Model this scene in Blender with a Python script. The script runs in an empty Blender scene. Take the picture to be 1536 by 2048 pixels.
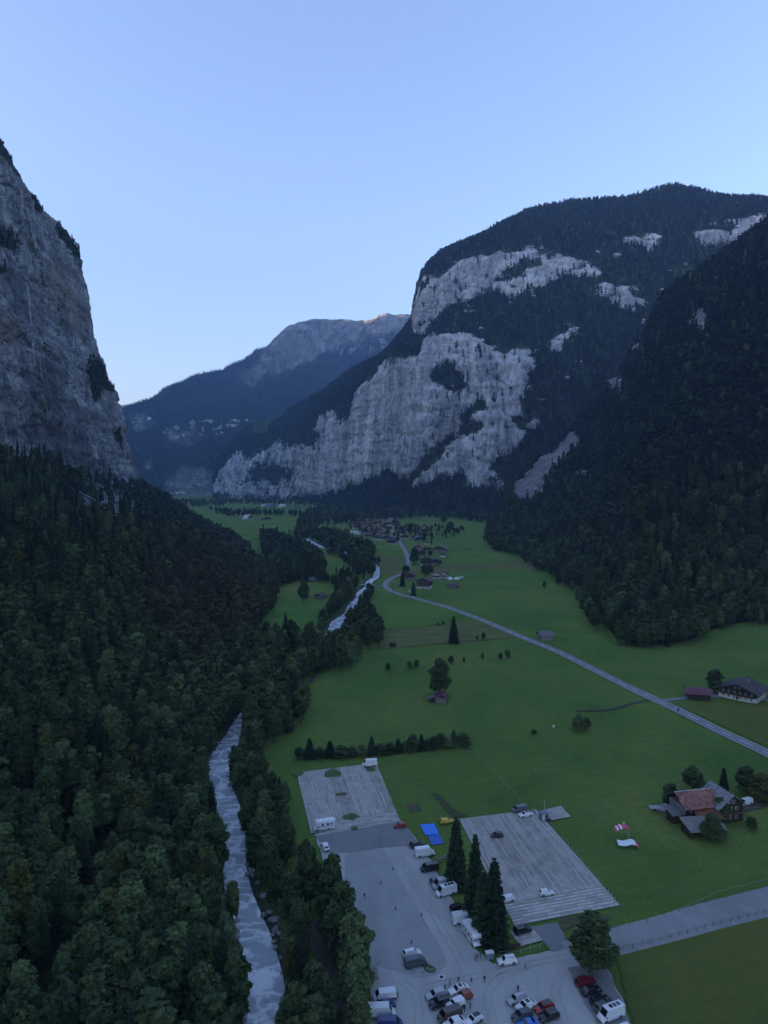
import bpy, bmesh, math, random
import numpy as np
from mathutils import Vector, Matrix
random.seed(7); rng = np.random.default_rng(7)
SC = bpy.context.scene; COL = SC.collection
# ------------------------------------------------------------ camera, sky, sun, exposure
CAM_H = 110.0; F = 1400.0; PITCH = math.atan(69 / F)
cd = bpy.data.cameras.new('camera'); cam = bpy.data.objects.new('camera', cd); COL.objects.link(cam)
cd.sensor_fit = 'VERTICAL'; cd.sensor_height = 24.0; cd.lens = 24.0 * F / 2048.0
cd.clip_start = 1.0; cd.clip_end = 60000.0
cam.location = (0, 0, CAM_H); cam.rotation_euler = (math.pi / 2 - PITCH, 0, 0)
SC.camera = cam
HAZE = 7e-5
SUN_EL = math.radians(7.0); SUN_AZ = math.radians(-98.0)      # azimuth from +Y towards +X
sd = Vector((math.sin(SUN_AZ) * math.cos(SUN_EL), math.cos(SUN_AZ) * math.cos(SUN_EL), math.sin(SUN_EL)))
W = bpy.data.worlds.new('World'); SC.world = W; W.use_nodes = True
nt = W.node_tree; nt.nodes.clear()
sky = nt.nodes.new('ShaderNodeTexSky'); sky.sky_type = 'NISHITA'; sky.sun_disc = False
sky.sun_elevation = SUN_EL; sky.sun_rotation = SUN_AZ; sky.altitude = 900
sky.air_density = 1.0; sky.dust_density = 3.0; sky.ozone_density = 1.8
bg = nt.nodes.new('ShaderNodeBackground'); bg.inputs[1].default_value = 0.13
wo = nt.nodes.new('ShaderNodeOutputWorld')
wb = nt.nodes.new('ShaderNodeMix'); wb.data_type = 'RGBA'; wb.blend_type = 'MULTIPLY'; wb.inputs[0].default_value = 1; wb.inputs[7].default_value = (.705, .65, .765, 1)   # camera white balance
nt.links.new(sky.outputs[0], wb.inputs[6]); nt.links.new(wb.outputs[2], bg.inputs[0]); nt.links.new(bg.outputs[0], wo.inputs[0])
sl = bpy.data.lights.new('sun', 'SUN'); sl.energy = 4.0; sl.angle = math.radians(0.5); sl.color = (1.0, 0.72, 0.45)
so = bpy.data.objects.new('sun', sl); COL.objects.link(so); so.rotation_euler = sd.to_track_quat('Z', 'Y').to_euler()
SC.view_settings.view_transform = 'Standard'; SC.view_settings.look = 'None'
SC.view_settings.exposure = 2.74; SC.view_settings.gamma = 1.0; SC.view_settings.use_curve_mapping = False
SC.cycles.volume_bounces = 1; SC.cycles.max_bounces = 5; SC.cycles.diffuse_bounces = 3
SC.cycles.use_denoising = True

# ------------------------------------------------------------ helpers
cp, sp = math.cos(PITCH), math.sin(PITCH)
def ray(px, py):
    a = (px - 768) / F; b = (1024 - py) / F
    return a, cp + sp * b, -sp + cp * b
def G(px, py, z=0.0):                       # photo pixel -> point of the horizontal plane z
    a, b, c = ray(px, py); t = (z - CAM_H) / c
    return (a * t, b * t)
def D(px, py, Y):                           # photo pixel -> point at the distance Y
    a, b, c = ray(px, py); t = Y / b
    return (a * t, Y, CAM_H + c * t)
def P(x, y, z):                             # world -> photo pixel (numpy ok)
    dz = z - CAM_H; w = y * cp - dz * sp; v = y * sp + dz * cp
    w = np.maximum(w, 1e-3)
    return 768 + F * x / w, 1024 - F * v / w
_pm = np.random.default_rng(99).permutation(4096); _pm = np.concatenate([_pm, _pm, _pm])
_vals = np.random.default_rng(98).random(4096)
def vnoise(x, y, z):
    xi = np.floor(x).astype(int); yi = np.floor(y).astype(int); zi = np.floor(z).astype(int)
    fx, fy, fz = x - xi, y - yi, z - zi
    fx = fx * fx * (3 - 2 * fx); fy = fy * fy * (3 - 2 * fy); fz = fz * fz * (3 - 2 * fz)
    def h(i, j, k): return _vals[_pm[(_pm[(_pm[i & 4095] + j) & 4095] + k) & 4095]]
    def l(a, b, t): return a + (b - a) * t
    return l(l(l(h(xi, yi, zi), h(xi + 1, yi, zi), fx), l(h(xi, yi + 1, zi), h(xi + 1, yi + 1, zi), fx), fy),
             l(l(h(xi, yi, zi + 1), h(xi + 1, yi, zi + 1), fx), l(h(xi, yi + 1, zi + 1), h(xi + 1, yi + 1, zi + 1), fx), fy), fz) * 2 - 1
def fbm(x, y, z, o=4):
    s = 0; a = 1; t = 0
    for i in range(o):
        s = s + a * vnoise(x + 17.3 * i, y + 5.1 * i, z - 9.7 * i); t += a; a *= .5
        x = x * 2.03; y = y * 2.03; z = z * 2.03
    return s / t
def inpoly(px, py, poly):
    r = np.zeros(np.shape(px), bool); n = len(poly)
    for i in range(n):
        x1, y1 = poly[i]; x2, y2 = poly[(i + 1) % n]
        if y1 == y2: continue
        c = ((y1 > py) != (y2 > py)) & (px < (x2 - x1) * (py - y1) / (y2 - y1) + x1)
        r ^= c
    return r
_gx, _gy = np.meshgrid(np.arange(-200, 2000, 2.0), np.arange(200, 2100, 2.0))
def field(polys, blur=6, holes=()):
    m = np.zeros(_gx.shape)
    for p in polys: m = np.maximum(m, inpoly(_gx, _gy, p))
    for p in holes: m = np.where(inpoly(_gx, _gy, p), 0, m)
    k = max(1, int(blur / 2))
    for _ in range(2):
        for ax in (0, 1):
            acc = 0
            for s in range(-k, k + 1): acc = acc + np.roll(m, s, ax)
            m = acc / (2 * k + 1)
    def f(px, py):
        i = np.clip(((py - 200) / 2).astype(int), 0, m.shape[0] - 1); j = np.clip(((px + 200) / 2).astype(int), 0, m.shape[1] - 1)
        return m[i, j]
    return f
def setp(o, label=None, cat=None, group=None, kind=None):
    if label: o['label'] = label
    if cat: o['category'] = cat
    if group: o['group'] = group
    if kind: o['kind'] = kind
    return o
def link(name, me, parent=None, loc=None, rz=0):
    o = bpy.data.objects.new(name, me); COL.objects.link(o)
    if parent: o.parent = parent
    if loc is not None: o.location = loc
    if rz: o.rotation_euler = (0, 0, rz)
    return o
def empty(name, label, cat, loc=(0, 0, 0), rz=0, group=None):
    o = link(name, None, None, loc, rz); o.empty_display_size = .5
    return setp(o, label, cat, group)
def mesh(name, v, f, mats=(), smooth=False, mi=None):
    me = bpy.data.meshes.new(name); me.from_pydata([tuple(map(float, a)) for a in v], [], [tuple(map(int, a)) for a in f])
    for m in mats if isinstance(mats, (list, tuple)) else [mats]: me.materials.append(m)
    if mi is not None: me.polygons.foreach_set('material_index', np.asarray(mi, dtype=np.int32))
    if smooth: me.polygons.foreach_set('use_smooth', np.ones(len(me.polygons), bool))
    me.update(); return me
def npmesh(name, V, Q, mat, smooth=False):      # fast path: numpy arrays, all faces the same size
    me = bpy.data.meshes.new(name); n = Q.shape[1]
    me.vertices.add(len(V)); me.vertices.foreach_set('co', np.asarray(V, np.float32).ravel())
    me.loops.add(Q.size); me.loops.foreach_set('vertex_index', Q.astype(np.int32).ravel())
    me.polygons.add(len(Q)); me.polygons.foreach_set('loop_start', np.arange(0, Q.size, n, dtype=np.int32))
    me.polygons.foreach_set('loop_total', np.full(len(Q), n, np.int32))
    if smooth: me.polygons.foreach_set('use_smooth', np.ones(len(Q), bool))
    for m in mat if isinstance(mat, (list, tuple)) else [mat]: me.materials.append(m)
    me.update(calc_edges=True); me.validate(); return me
def attr(me, name, arr):
    a = me.attributes.new(name, 'FLOAT', 'POINT'); a.data.foreach_set('value', np.asarray(arr, np.float32).ravel())
class MB:                                     # collects boxes, prisms, tubes into one mesh
    def __init__(s): s.v = []; s.f = []; s.mi = []; s.m = 0
    def add(s, v, f):
        b = len(s.v); s.v += [tuple(a) for a in v]; s.f += [tuple(i + b for i in q) for q in f]; s.mi += [s.m] * len(f)
    def box(s, x0, x1, y0, y1, z0, z1, M=None):
        v = [Vector((x, y, z)) for z in (z0, z1) for x, y in ((x0, y0), (x1, y0), (x1, y1), (x0, y1))]
        if M: v = [M @ a for a in v]
        s.add(v, [(3, 2, 1, 0), (4, 5, 6, 7), (0, 1, 5, 4), (1, 2, 6, 5), (2, 3, 7, 6), (3, 0, 4, 7)])
    def hexa(s, v): s.add(v, [(3, 2, 1, 0), (4, 5, 6, 7), (0, 1, 5, 4), (1, 2, 6, 5), (2, 3, 7, 6), (3, 0, 4, 7)])
    def tube(s, pts, rs, n=6, cap=True):
        pts = [Vector(p) for p in pts]; rings = []
        for i, p in enumerate(pts):
            d = (pts[min(i + 1, len(pts) - 1)] - pts[max(i - 1, 0)]).normalized()
            a = d.orthogonal().normalized(); b = d.cross(a)
            r = rs[i] if hasattr(rs, '__len__') else rs
            rings.append([p + (a * math.cos(t) + b * math.sin(t)) * r for t in [2 * math.pi * k / n for k in range(n)]])
        v = [q for r in rings for q in r]; f = []
        for i in range(len(pts) - 1):
            for k in range(n): f.append((i * n + k, i * n + (k + 1) % n, (i + 1) * n + (k + 1) % n, (i + 1) * n + k))
        if cap: f.append(tuple(range(n - 1, -1, -1))); f.append(tuple((len(pts) - 1) * n + k for k in range(n)))
        s.add(v, f)
    def prism(s, poly, y0, y1):               # polygon in x,z extruded along y
        n = len(poly); v = [(x, y0, z) for x, z in poly] + [(x, y1, z) for x, z in poly]
        s.add(v, [tuple(range(n)), tuple(range(2 * n - 1, n - 1, -1))] + [(i, n + i, n + (i + 1) % n, (i + 1) % n) for i in range(n)])
    def build(s, name, mats, parent=None, smooth=False, **k):
        return link(name, mesh(name, s.v, s.f, mats, smooth, s.mi), parent, **k)
    def me(s, name, mats, smooth=False): return mesh(name, s.v, s.f, mats, smooth, s.mi)
# materials
def N(t, ty, **k):
    n = t.nodes.new(ty)
    for a, b in k.items():
        if a.startswith('i_'):
            key = a[2:]; key = int(key) if key.isdigit() else key.replace('_', ' ')
            n.inputs[key].default_value = b
        else: setattr(n, a, b)
    return n
def newmat(name):
    m = bpy.data.materials.new(name); m.use_nodes = True; t = m.node_tree
    return m, t, t.nodes['Principled BSDF'], t.links
def c4(c): return (c[0], c[1], c[2], 1)
def ramp(t, fac, stops):
    r = N(t, 'ShaderNodeValToRGB'); e = r.color_ramp.elements
    e[0].position, e[0].color = stops[0][0], c4(stops[0][1]); e[1].position, e[1].color = stops[-1][0], c4(stops[-1][1])
    for p, c in stops[1:-1]: x = e.new(p); x.color = c4(c)
    t.links.new(fac, r.inputs[0]); return r.outputs[0]
def mixc(t, fac, a, b, mode='MIX'):
    n = N(t, 'ShaderNodeMix', data_type='RGBA', blend_type=mode)
    for s, v in ((0, fac), (6, a), (7, b)):
        if hasattr(v, 'is_output'): t.links.new(v, n.inputs[s])
        else: n.inputs[s].default_value = v if s == 0 else c4(v)
    return n.outputs[2]
def math_(t, op, a, b=0.0, clamp=False):
    n = N(t, 'ShaderNodeMath', operation=op, use_clamp=clamp)
    for s, v in ((0, a), (1, b)):
        if hasattr(v, 'is_output'): t.links.new(v, n.inputs[s])
        else: n.inputs[s].default_value = v
    return n.outputs[0]
def coords(t, scale=(1, 1, 1), rot=(0, 0, 0), kind='Position'):
    if kind == 'Position': o = N(t, 'ShaderNodeNewGeometry').outputs['Position']
    else: o = N(t, 'ShaderNodeTexCoord').outputs[kind]
    m = N(t, 'ShaderNodeMapping'); m.inputs['Scale'].default_value = scale; m.inputs['Rotation'].default_value = rot
    t.links.new(o, m.inputs[0]); return m.outputs[0]
def noise(t, co, scale, detail=4, rough=.55, dist=0):
    n = N(t, 'ShaderNodeTexNoise', i_Scale=scale, i_Detail=detail, i_Roughness=rough, i_Distortion=dist); t.links.new(co, n.inputs['Vector']); return n.outputs[0]
def bump(t, bsdf, h, strength=.5, dist=.1):
    b = N(t, 'ShaderNodeBump', i_Strength=strength, i_Distance=dist); t.links.new(h, b.inputs['Height']); t.links.new(b.outputs[0], bsdf.inputs['Normal'])
_mc = {}
def mat(name, col, rough=.8, var=.15, scale=3.0, metal=0, spec=.3, coord='Object', coat=0, stretch=(1, 1, 1), emis=0):
    if name in _mc: return _mc[name]
    m, t, b, L = newmat(name)
    co = coords(t, stretch, kind=coord); n = noise(t, co, scale, 5)
    lo = tuple(c * (1 - var) for c in col); hi = tuple(min(1, c * (1 + var)) for c in col)
    L.new(ramp(t, n, [(.3, lo), (.7, hi)]), b.inputs['Base Color'])
    b.inputs['Roughness'].default_value = rough; b.inputs['Metallic'].default_value = metal
    b.inputs['Specular IOR Level'].default_value = spec; b.inputs['Coat Weight'].default_value = coat
    if rough > .5: bump(t, b, n, .3, .02)
    _mc[name] = m; return m
# ------------------------------------------------------------ terrain materials
def m_terrain(name, rock_lo, rock_hi, veg_lo, veg_hi, flute=.02, vegscale=.06, mead=(.05, .085, .03), streak=.5, vz=.16, c2=1.0):
    m, t, b, L = newmat(name)
    cv = coords(t, (flute, flute, flute * vz)); cs = coords(t, (.004, .004, .05)); c1 = coords(t)
    n1 = noise(t, cv, 1.0, 8, .62, .6); n2 = noise(t, cs, 1.0, 6, .6, .4); n3 = noise(t, c1, .03, 8, .65)
    n4 = noise(t, coords(t, (flute * 4.5, flute * 4.5, flute * 1.1)), 1.0, 8, .7, .5)
    nm = math_(t, 'ADD', math_(t, 'MULTIPLY', n1, .55), math_(t, 'MULTIPLY', n4, .45))
    rk = ramp(t, nm, [(.38, rock_lo), (.49, tuple(a * .55 + c * .45 for a, c in zip(rock_lo, rock_hi))), (.6, rock_hi)])
    rk = mixc(t, math_(t, 'MULTIPLY', ramp(t, n2, [(.42, (0, 0, 0)), (.6, (1, 1, 1))]), streak), rk, tuple(c * .45 for c in rock_lo))
    rk = mixc(t, math_(t, 'MULTIPLY', ramp(t, n3, [(.5, (0, 0, 0)), (.7, (1, 1, 1))]), .55), rk, rock_lo)
    cz = coords(t, (flute * 2.2, flute * 2.2, flute * .5)); nc = noise(t, cz, 1.0, 5, .6, 1.2); ab = math_(t, 'ABSOLUTE', math_(t, 'SUBTRACT', nc, .5))
    cz2 = coords(t, (flute * .9, flute * .9, flute * 2.6), (.25, .3, 0)); nc2 = noise(t, cz2, 1.0, 5, .6, .8); ab2 = math_(t, 'ABSOLUTE', math_(t, 'SUBTRACT', nc2, .47))
    ck = math_(t, 'MINIMUM', ab, math_(t, 'MULTIPLY', ab2, c2)); rk = mixc(t, math_(t, 'MULTIPLY', ramp(t, ck, [(.0, (1, 1, 1)), (.016, (0, 0, 0))]), .85), rk, tuple(c * .3 for c in rock_lo))
    at = lambda s: N(t, 'ShaderNodeAttribute', attribute_name=s).outputs['Fac']
    rk = mixc(t, math_(t, 'MULTIPLY', at('dark'), .75), rk, tuple(c * .3 for c in rock_lo))
    rk = mixc(t, math_(t, 'MULTIPLY', at('warm'), .7), rk, (.3, .2, .13))
    nv = noise(t, c1, vegscale, 8, .7); vg = ramp(t, nv, [(.35, veg_lo), (.65, veg_hi)])
    vg = mixc(t, at('meadow'), vg, ramp(t, noise(t, coords(t, (.012, .004, .004), (0, .5, 0)), 1.0, 8, .75), [(.38, tuple(c * .4 for c in mead)), (.62, tuple(c * 1.35 for c in mead))]))
    fine = noise(t, c1, .12, 6, .7)
    k = math_(t, 'ADD', at('veg'), math_(t, 'MULTIPLY', math_(t, 'SUBTRACT', fine, .5), 1.1))
    k = ramp(t, k, [(.42, (0, 0, 0)), (.58, (1, 1, 1))])
    L.new(mixc(t, k, rk, vg), b.inputs['Base Color']); b.inputs['Roughness'].default_value = .95
    b.inputs['Specular IOR Level'].default_value = .1
    h = math_(t, 'ADD', math_(t, 'MULTIPLY', nm, 3.0), math_(t, 'MULTIPLY', fine, .8)); bump(t, b, h, 1.0, 9.0)
    return m
M_CLIFF = m_terrain('cliff_rock', (.20, .205, .215), (.72, .71, .69), (.03, .05, .02), (.06, .085, .035), .028, streak=.55)
M_WALL = m_terrain('wall_rock', (.24, .25, .27), (.88, .88, .86), (.025, .04, .02), (.05, .065, .03), .012, streak=.12, vz=.07, c2=3.0)
M_SLOPE = m_terrain('slope_ground', (.25, .26, .27), (.5, .5, .48), (.02, .03, .015), (.04, .05, .025), .03, streak=.35)
M_FAR = m_terrain('far_slope', (.2, .2, .19), (.42, .42, .38), (.018, .03, .018), (.035, .05, .028), .005, .01, mead=(.15, .16, .115), streak=.5)

def catmull(a, n):                           # a: (k, ...) control rows -> n samples
    k = len(a); t = np.linspace(0, k - 1, n) if np.isscalar(n) else np.asarray(n, float); i = np.clip(np.floor(t).astype(int), 0, k - 2); f = (t - i)
    f = f.reshape((-1,) + (1,) * (a.ndim - 1))
    g = lambda j: a[np.clip(j, 0, k - 1)]
    p0, p1, p2, p3 = g(i - 1), g(i), g(i + 1), g(i + 2)
    c = .5 * (2 * p1 + (p2 - p0) * f + (2 * p0 - 5 * p1 + 4 * p2 - p3) * f ** 2 + (3 * p1 - p0 - 3 * p2 + p3) * f ** 3)
    return c * .6 + (p1 + (p2 - p1) * f) * .4
def loft(cols, nu, nv): return catmull(np.swapaxes(catmull(np.array(cols, float), nu), 0, 1), nv)   # (nv, nu, 3)
def grid_normals(S):
    du = np.gradient(S, axis=1); dv = np.gradient(S, axis=0); n = np.cross(du, dv)
    return n / (np.linalg.norm(n, axis=2, keepdims=True) + 1e-9)
def grid_obj(name, S, mt, attrs, label=None, cat=None, kind='structure'):
    nv, nu = S.shape[:2]; idx = np.arange(nv * nu).reshape(nv, nu)
    Q = np.stack([idx[:-1, :-1], idx[:-1, 1:], idx[1:, 1:], idx[1:, :-1]], -1).reshape(-1, 4)
    me = npmesh(name, S.reshape(-1, 3), Q, mt, True)
    for k in ('veg', 'dark', 'warm', 'meadow'): attr(me, k, attrs.get(k, np.zeros(nv * nu)))
    o = link(name, me); setp(o, label, cat, None, kind); return o
def relief(S, amp, wl, veg=None, ridged=.5, vert=.25, crack=.25):
    n = grid_normals(S); x, y, z = S[..., 0], S[..., 1], S[..., 2]
    big = fbm(x / wl, y / wl, z / wl * vert, 4)
    rd = 1 - 2 * np.abs(fbm(x / wl * 2.3 + 9, y / wl * 2.3, z / wl * .5, 4))
    st = fbm(x / wl * .5, y / wl * .5, z / wl * 5, 3)
    fi = fbm(x / wl * 5, y / wl * 5, z / wl * 4, 3)
    cr = np.abs(fbm(x / wl * 3.1 + 3, y / wl * 3.1, z / wl * .7 + .4 * x / wl, 3)); cr2 = np.abs(fbm(x / wl * 1.3, y / wl * 1.3, z / wl * 3.3 + x / wl, 3))
    d = -amp * crack * (np.exp(-(cr / .06) ** 2) + .8 * np.exp(-(cr2 / .05) ** 2)) + amp * (big * (1 - ridged) * 1.6 + ridged * (rd - .5) * .8 + .3 * st + .22 * fi)
    if veg is not None: d = d * (1 - .5 * veg) - veg * amp * .35
    return S + n * d[..., None]
# --- left mountain: wooded talus under a rock wall
k_toe = [(-90, -300), (-64, 0), (-58, 140), (-76, 230), (-90, 330), (-92, 480), (-100, 640), (-140, 800), (-200, 1000), (-260, 1200), (-330, 1330), (-420, 1450), (-600, 1600), (-1400, 2100)]
k_ft = [(-350, -300, 150), (-350, 0, 150), (-350, 140, 150), (-352, 300, 150), (-358, 440, 150), (-370, 580, 148), (-390, 740, 140), (-412, 900, 125), (-448, 1120, 108), (-486, 1400, 100), (-535, 1480, 95), (-650, 1560, 95), (-850, 1680, 95), (-1500, 2150, 95)]
prof = [(100, 0), (145, 12), (195, 27), (250, 42), (290, 50), (325, 67), (385, 87), (455, 97), (520, 110), (550, 114), (578, 132), (610, 172), (640, 192), (680, 222), (768, 282), (900, 420), (1000, 650), (1050, 1000)]
cols = []
for i, ((tx, ty), (fx, fy, fz)) in enumerate(zip(k_toe, k_ft)):
    a = k_ft[max(i - 1, 0)]; c = k_ft[min(i + 1, len(k_ft) - 1)]
    dx, dy = c[0] - a[0], c[1] - a[1]; L_ = math.hypot(dx, dy); nx, ny = -dy / L_, dx / L_
    if i == 9: nx, ny = -1, 0
    col = [(tx + 18, ty - 2, -6), (tx, ty, -.5)]
    for t in (.2, .42, .64, .84): col.append((tx + (fx - tx) * t, ty + (fy - ty) * t, fz * t ** 1.25))
    for z, o in prof: col.append((fx + nx * o, fy + ny * o, z + (fz - 100) * (1 if z < 200 else .5)))
    cols.append(col)
UL = np.concatenate([np.linspace(0, 5.4, 120, endpoint=False), np.linspace(5.4, 10.2, 520, endpoint=False), np.linspace(10.2, 13, 50)])
VL = np.concatenate([np.linspace(0, 5.6, 110, endpoint=False), np.linspace(5.6, 19.5, 330, endpoint=False), np.linspace(19.5, len(cols[0]) - 1, 30)])
SL = loft(cols, UL, VL)
px, py = P(SL[..., 0], SL[..., 1], SL[..., 2])
wob = fbm(SL[..., 0] / 60, SL[..., 1] / 60, SL[..., 2] / 60, 4)
vL = field([[(0, 290), (30, 325), (45, 345), (20, 330), (0, 312)], [(58, 385), (80, 400), (95, 435), (70, 418)], [(95, 435), (130, 460), (160, 490), (172, 518), (150, 522), (120, 475)],
    [(168, 725), (195, 712), (232, 760), (235, 790), (210, 775), (185, 805), (175, 770)], [(-60, 440), (30, 460), (45, 510), (10, 490), (-60, 480)], [(-60, 525), (10, 528), (20, 545), (-60, 545)], [(230, 850), (242, 850), (248, 920), (235, 900)]], 8)
inside = VL[:, None]
tal = np.clip((6.0 - inside + wob * .5) / .5, 0, 1) * np.ones_like(px)
scree = field([[(140, 945), (230, 950), (300, 1000), (320, 1055), (250, 1070), (170, 1010)]], 16)(px + wob * 14, py + wob * 14) * (.1 + .75 * (fbm(SL[..., 0] / 14, SL[..., 1] / 14, SL[..., 2] / 14, 3) > -.08))
green = field([[(-50, 915), (60, 925), (150, 945), (190, 930), (230, 935), (290, 985), (335, 1015), (300, 1060), (240, 1110), (150, 1150), (40, 1150), (-50, 1130)]], 14)(px, py)
top = np.clip((inside - 18.0) / 1.0, 0, 1)
veg = np.clip(vL(px + wob * 8, py + wob * 10) * 1.1 + tal + top, 0, 1)
isr = (py > 250) & (tal < .5)
veg = np.maximum(veg, .22 + .25 * (wob > .25))
veg = np.where(tal > .5, np.clip(1.05 - 1.1 * scree * (wob > -.35), 0, 1), veg)
darkL = field([[(88, 715), (110, 700), (128, 800), (132, 930), (95, 940), (100, 820)], [(55, 740), (80, 735), (75, 900), (60, 890)], [(150, 830), (165, 830), (175, 930), (150, 930)], [(0, 520), (40, 545), (52, 600), (50, 680), (30, 620), (0, 560)]], 14)(px, py)
warmL = field([[(95, 505), (115, 530), (160, 600), (178, 660), (160, 672), (130, 620), (100, 550)], [(0, 620), (35, 640), (38, 690), (0, 680)]], 16)(px, py)
SL2 = relief(SL, 15, 62, np.where(tal > .5, 1, np.clip(veg * 1.4 - .5, 0, 1)), .6, .35, .4)
low = np.clip((inside - 1) / 1.5, 0, 1)[..., None]; SL2 = SL + (SL2 - SL) * low * np.where(tal > .5, .35, 1)[..., None]
veg_left = veg; tal_l = tal * np.ones_like(px); vL_l = vL(px, py); wobL = wob; k_dummy = cols[0]
grid_obj('mountain_left', SL2, M_CLIFF, dict(veg=veg, dark=darkL, warm=warmL, meadow=np.clip(green * .8 + .25 * (tal > .5), 0, 1)))
# --- right mountain with the pale wall
T = {425: (3700, 985, 962, 952, 944, 936), 440: (3700, 986, 950, 935, 922, 912), 470: (3650, 986, 935, 915, 895, 876), 502: (3600, 986, 918, 895, 870, 850), 571: (3400, 986, 885, 865, 840, 822),
     645: (3000, 990, 822, 812, 797, 783), 708: (2600, 970, 782, 772, 760, 738), 761: (2350, 948, 742, 735, 725, 713), 797: (2200, 955, 704, 698, 690, 673),
     822: (2100, 950, 712, 700, 665, 640), 831: (2080, 950, 712, 690, 620, 590), 843: (2060, 948, 712, 670, 575, 545), 880: (2020, 935, 705, 640, 530, 508), 960: (1950, 935, 700, 620, 500, 473),
     1050: (1900, 960, 720, 590, 485, 424), 1150: (1880, 980, 760, 580, 500, 402), 1250: (1850, 980, 780, 600, 480, 398), 1350: (1850, 980, 800, 620, 470, 373),
     1450: (1850, 980, 800, 620, 450, 394), 1536: (1850, 980, 800, 600, 430, 402), 1700: (1850, 980, 800, 600, 430, 430), 2000: (1850, 980, 800, 600, 430, 430)}
cols = []
for x, (Y, b, w, l, u, s) in T.items():
    g = D(x, 1000, Y); q = [(g[0], Y - 60, -12), (g[0], Y, 0), D(x, b, Y + 90), D(x, w, Y + 210), D(x, l, Y + 420), D(x, u, Y + 540), D(x, s, Y + 1000)]
    e = q[-1]; q += [(e[0] + 60, e[1] + 400, e[2] * .93), (e[0] + 250, e[1] + 1500, e[2] * .5)]
    if x <= 440: q[0] = (g[0] - 20, Y, -12)
    cols.append(q)
VR = np.concatenate([np.linspace(0, 2, 36, endpoint=False), np.linspace(2, 3, 110, endpoint=False), np.linspace(3, 4, 60, endpoint=False), np.linspace(4, 5, 75, endpoint=False), np.linspace(5, 6, 70, endpoint=False), np.linspace(6, 8, 26)])
SR = loft(cols, 900, VR)
px, py = P(SR[..., 0], SR[..., 1], SR[..., 2])
wob = fbm(SR[..., 0] / 170, SR[..., 1] / 170, SR[..., 2] / 120, 5); wob2 = fbm(SR[..., 0] / 40 + 5, SR[..., 1] / 40, SR[..., 2] / 30, 4)
ROCK = [[(820, 660), (828, 600), (839, 547), (864, 538), (885, 560), (898, 527), (952, 500), (987, 508), (1075, 485), (1124, 510), (1174, 515), (1200, 535), (1198, 557), (1129, 550), (1095, 567), (1016, 597), (985, 585), (952, 606), (903, 621), (869, 650), (829, 668)],
    [(1180, 557), (1240, 572), (1300, 588), (1320, 610), (1270, 614), (1200, 588)], [(1228, 484), (1260, 472), (1350, 476), (1352, 490), (1270, 498), (1230, 490)],
    [(1370, 470), (1400, 455), (1480, 438), (1560, 428), (1560, 457), (1480, 478), (1420, 482), (1375, 484)], [(1212, 447), (1245, 441), (1250, 451), (1220, 454)],
    [(708, 782), (735, 765), (761, 745), (781, 713), (797, 703), (830, 715), (845, 680), (900, 670), (952, 668), (996, 704), (1040, 700), (1075, 682), (1075, 735), (1042, 785), (985, 830), (930, 850), (878, 877), (830, 930), (805, 955), (790, 940), (770, 935), (735, 955), (690, 975), (640, 990), (585, 985), (580, 960), (605, 930), (640, 900), (636, 860), (644, 820), (660, 812), (672, 850), (690, 830)],
    [(790, 1000), (830, 960), (880, 905), (930, 870), (985, 840), (1045, 790), (1050, 810), (1030, 850), (1080, 835), (1085, 850), (1020, 890), (970, 930), (950, 965), (930, 940), (880, 950), (830, 975)],
    [(940, 970), (975, 930), (985, 945), (950, 990)], [(985, 970), (1025, 945), (1015, 970), (990, 985)],
    [(418, 992), (430, 955), (470, 905), (500, 920), (560, 882), (600, 890), (640, 880), (640, 920), (590, 950), (575, 988)], [(1090, 700), (1130, 640), (1150, 655), (1120, 700)]]
HOLE = [[(855, 745), (875, 722), (910, 725), (932, 762), (925, 790), (870, 768)], [(470, 955), (520, 930), (600, 925), (560, 965), (500, 965)], [(905, 840), (950, 800), (1000, 760), (1010, 770), (960, 815), (915, 855)],
    [(990, 560), (1050, 515), (1100, 505), (1095, 520), (1050, 545), (1000, 575)]]
rk = field(ROCK, 12, HOLE)(px + wob * 16, py + wob * 16)
led = fbm(SR[..., 0] / 75 + SR[..., 2] / 60, SR[..., 1] / 75, SR[..., 2] / 26, 5)
vegR = np.clip(.5 + (.5 - rk) * 1.5 + wob2 * .6 + .35 * fbm(SR[..., 0] / 18, SR[..., 1] / 18, SR[..., 2] / 12, 3) + np.maximum(0, led - .1) * 2.6 * np.where((px < 870) & (py > 700) & (py < 960), .0, np.where((px < 1000) & (py > 690), .35, .8)), 0, 1)
vegR = np.where(rk < .08, 1, vegR)
sl_ = fbm(SR[..., 0] / 55 + 9, SR[..., 1] / 55, SR[..., 2] / 18, 4); vegR = np.where((rk < .3) & (sl_ > .33) & (px > 900) & (py > 470) & (py < 800), np.clip(.9 - 3 * (sl_ - .33), 0, 1), vegR)
mR = field([[(500, 862), (505, 846), (570, 821), (578, 826), (540, 845), (522, 872)], [(1330, 545), (1350, 533), (1400, 530), (1410, 540), (1370, 548)]], 3)(px, py)
dR = field([[(735, 960), (760, 900), (775, 820), (782, 900), (770, 950)], [(850, 900), (880, 870), (960, 790), (880, 920)]], 12)(px, py) * .35
SR2 = relief(SR, 30, 120, vegR, .6, .16, .22)
fl = np.clip(VR[:, None, None] - .8, 0, 1)
sk = VR[:, None]
amp = np.where(sk > 4.8, .55, 1.0)[..., None]
SR2 = SR + (SR2 - SR) * fl * amp
px_wall = px; py_wall = py
grid_obj('mountain_right', SR2, M_WALL, dict(veg=vegR, dark=dR, warm=np.clip(fbm(px / 20, py / 90, px * 0) - .25, 0, .3) * .6, meadow=mR))
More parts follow.
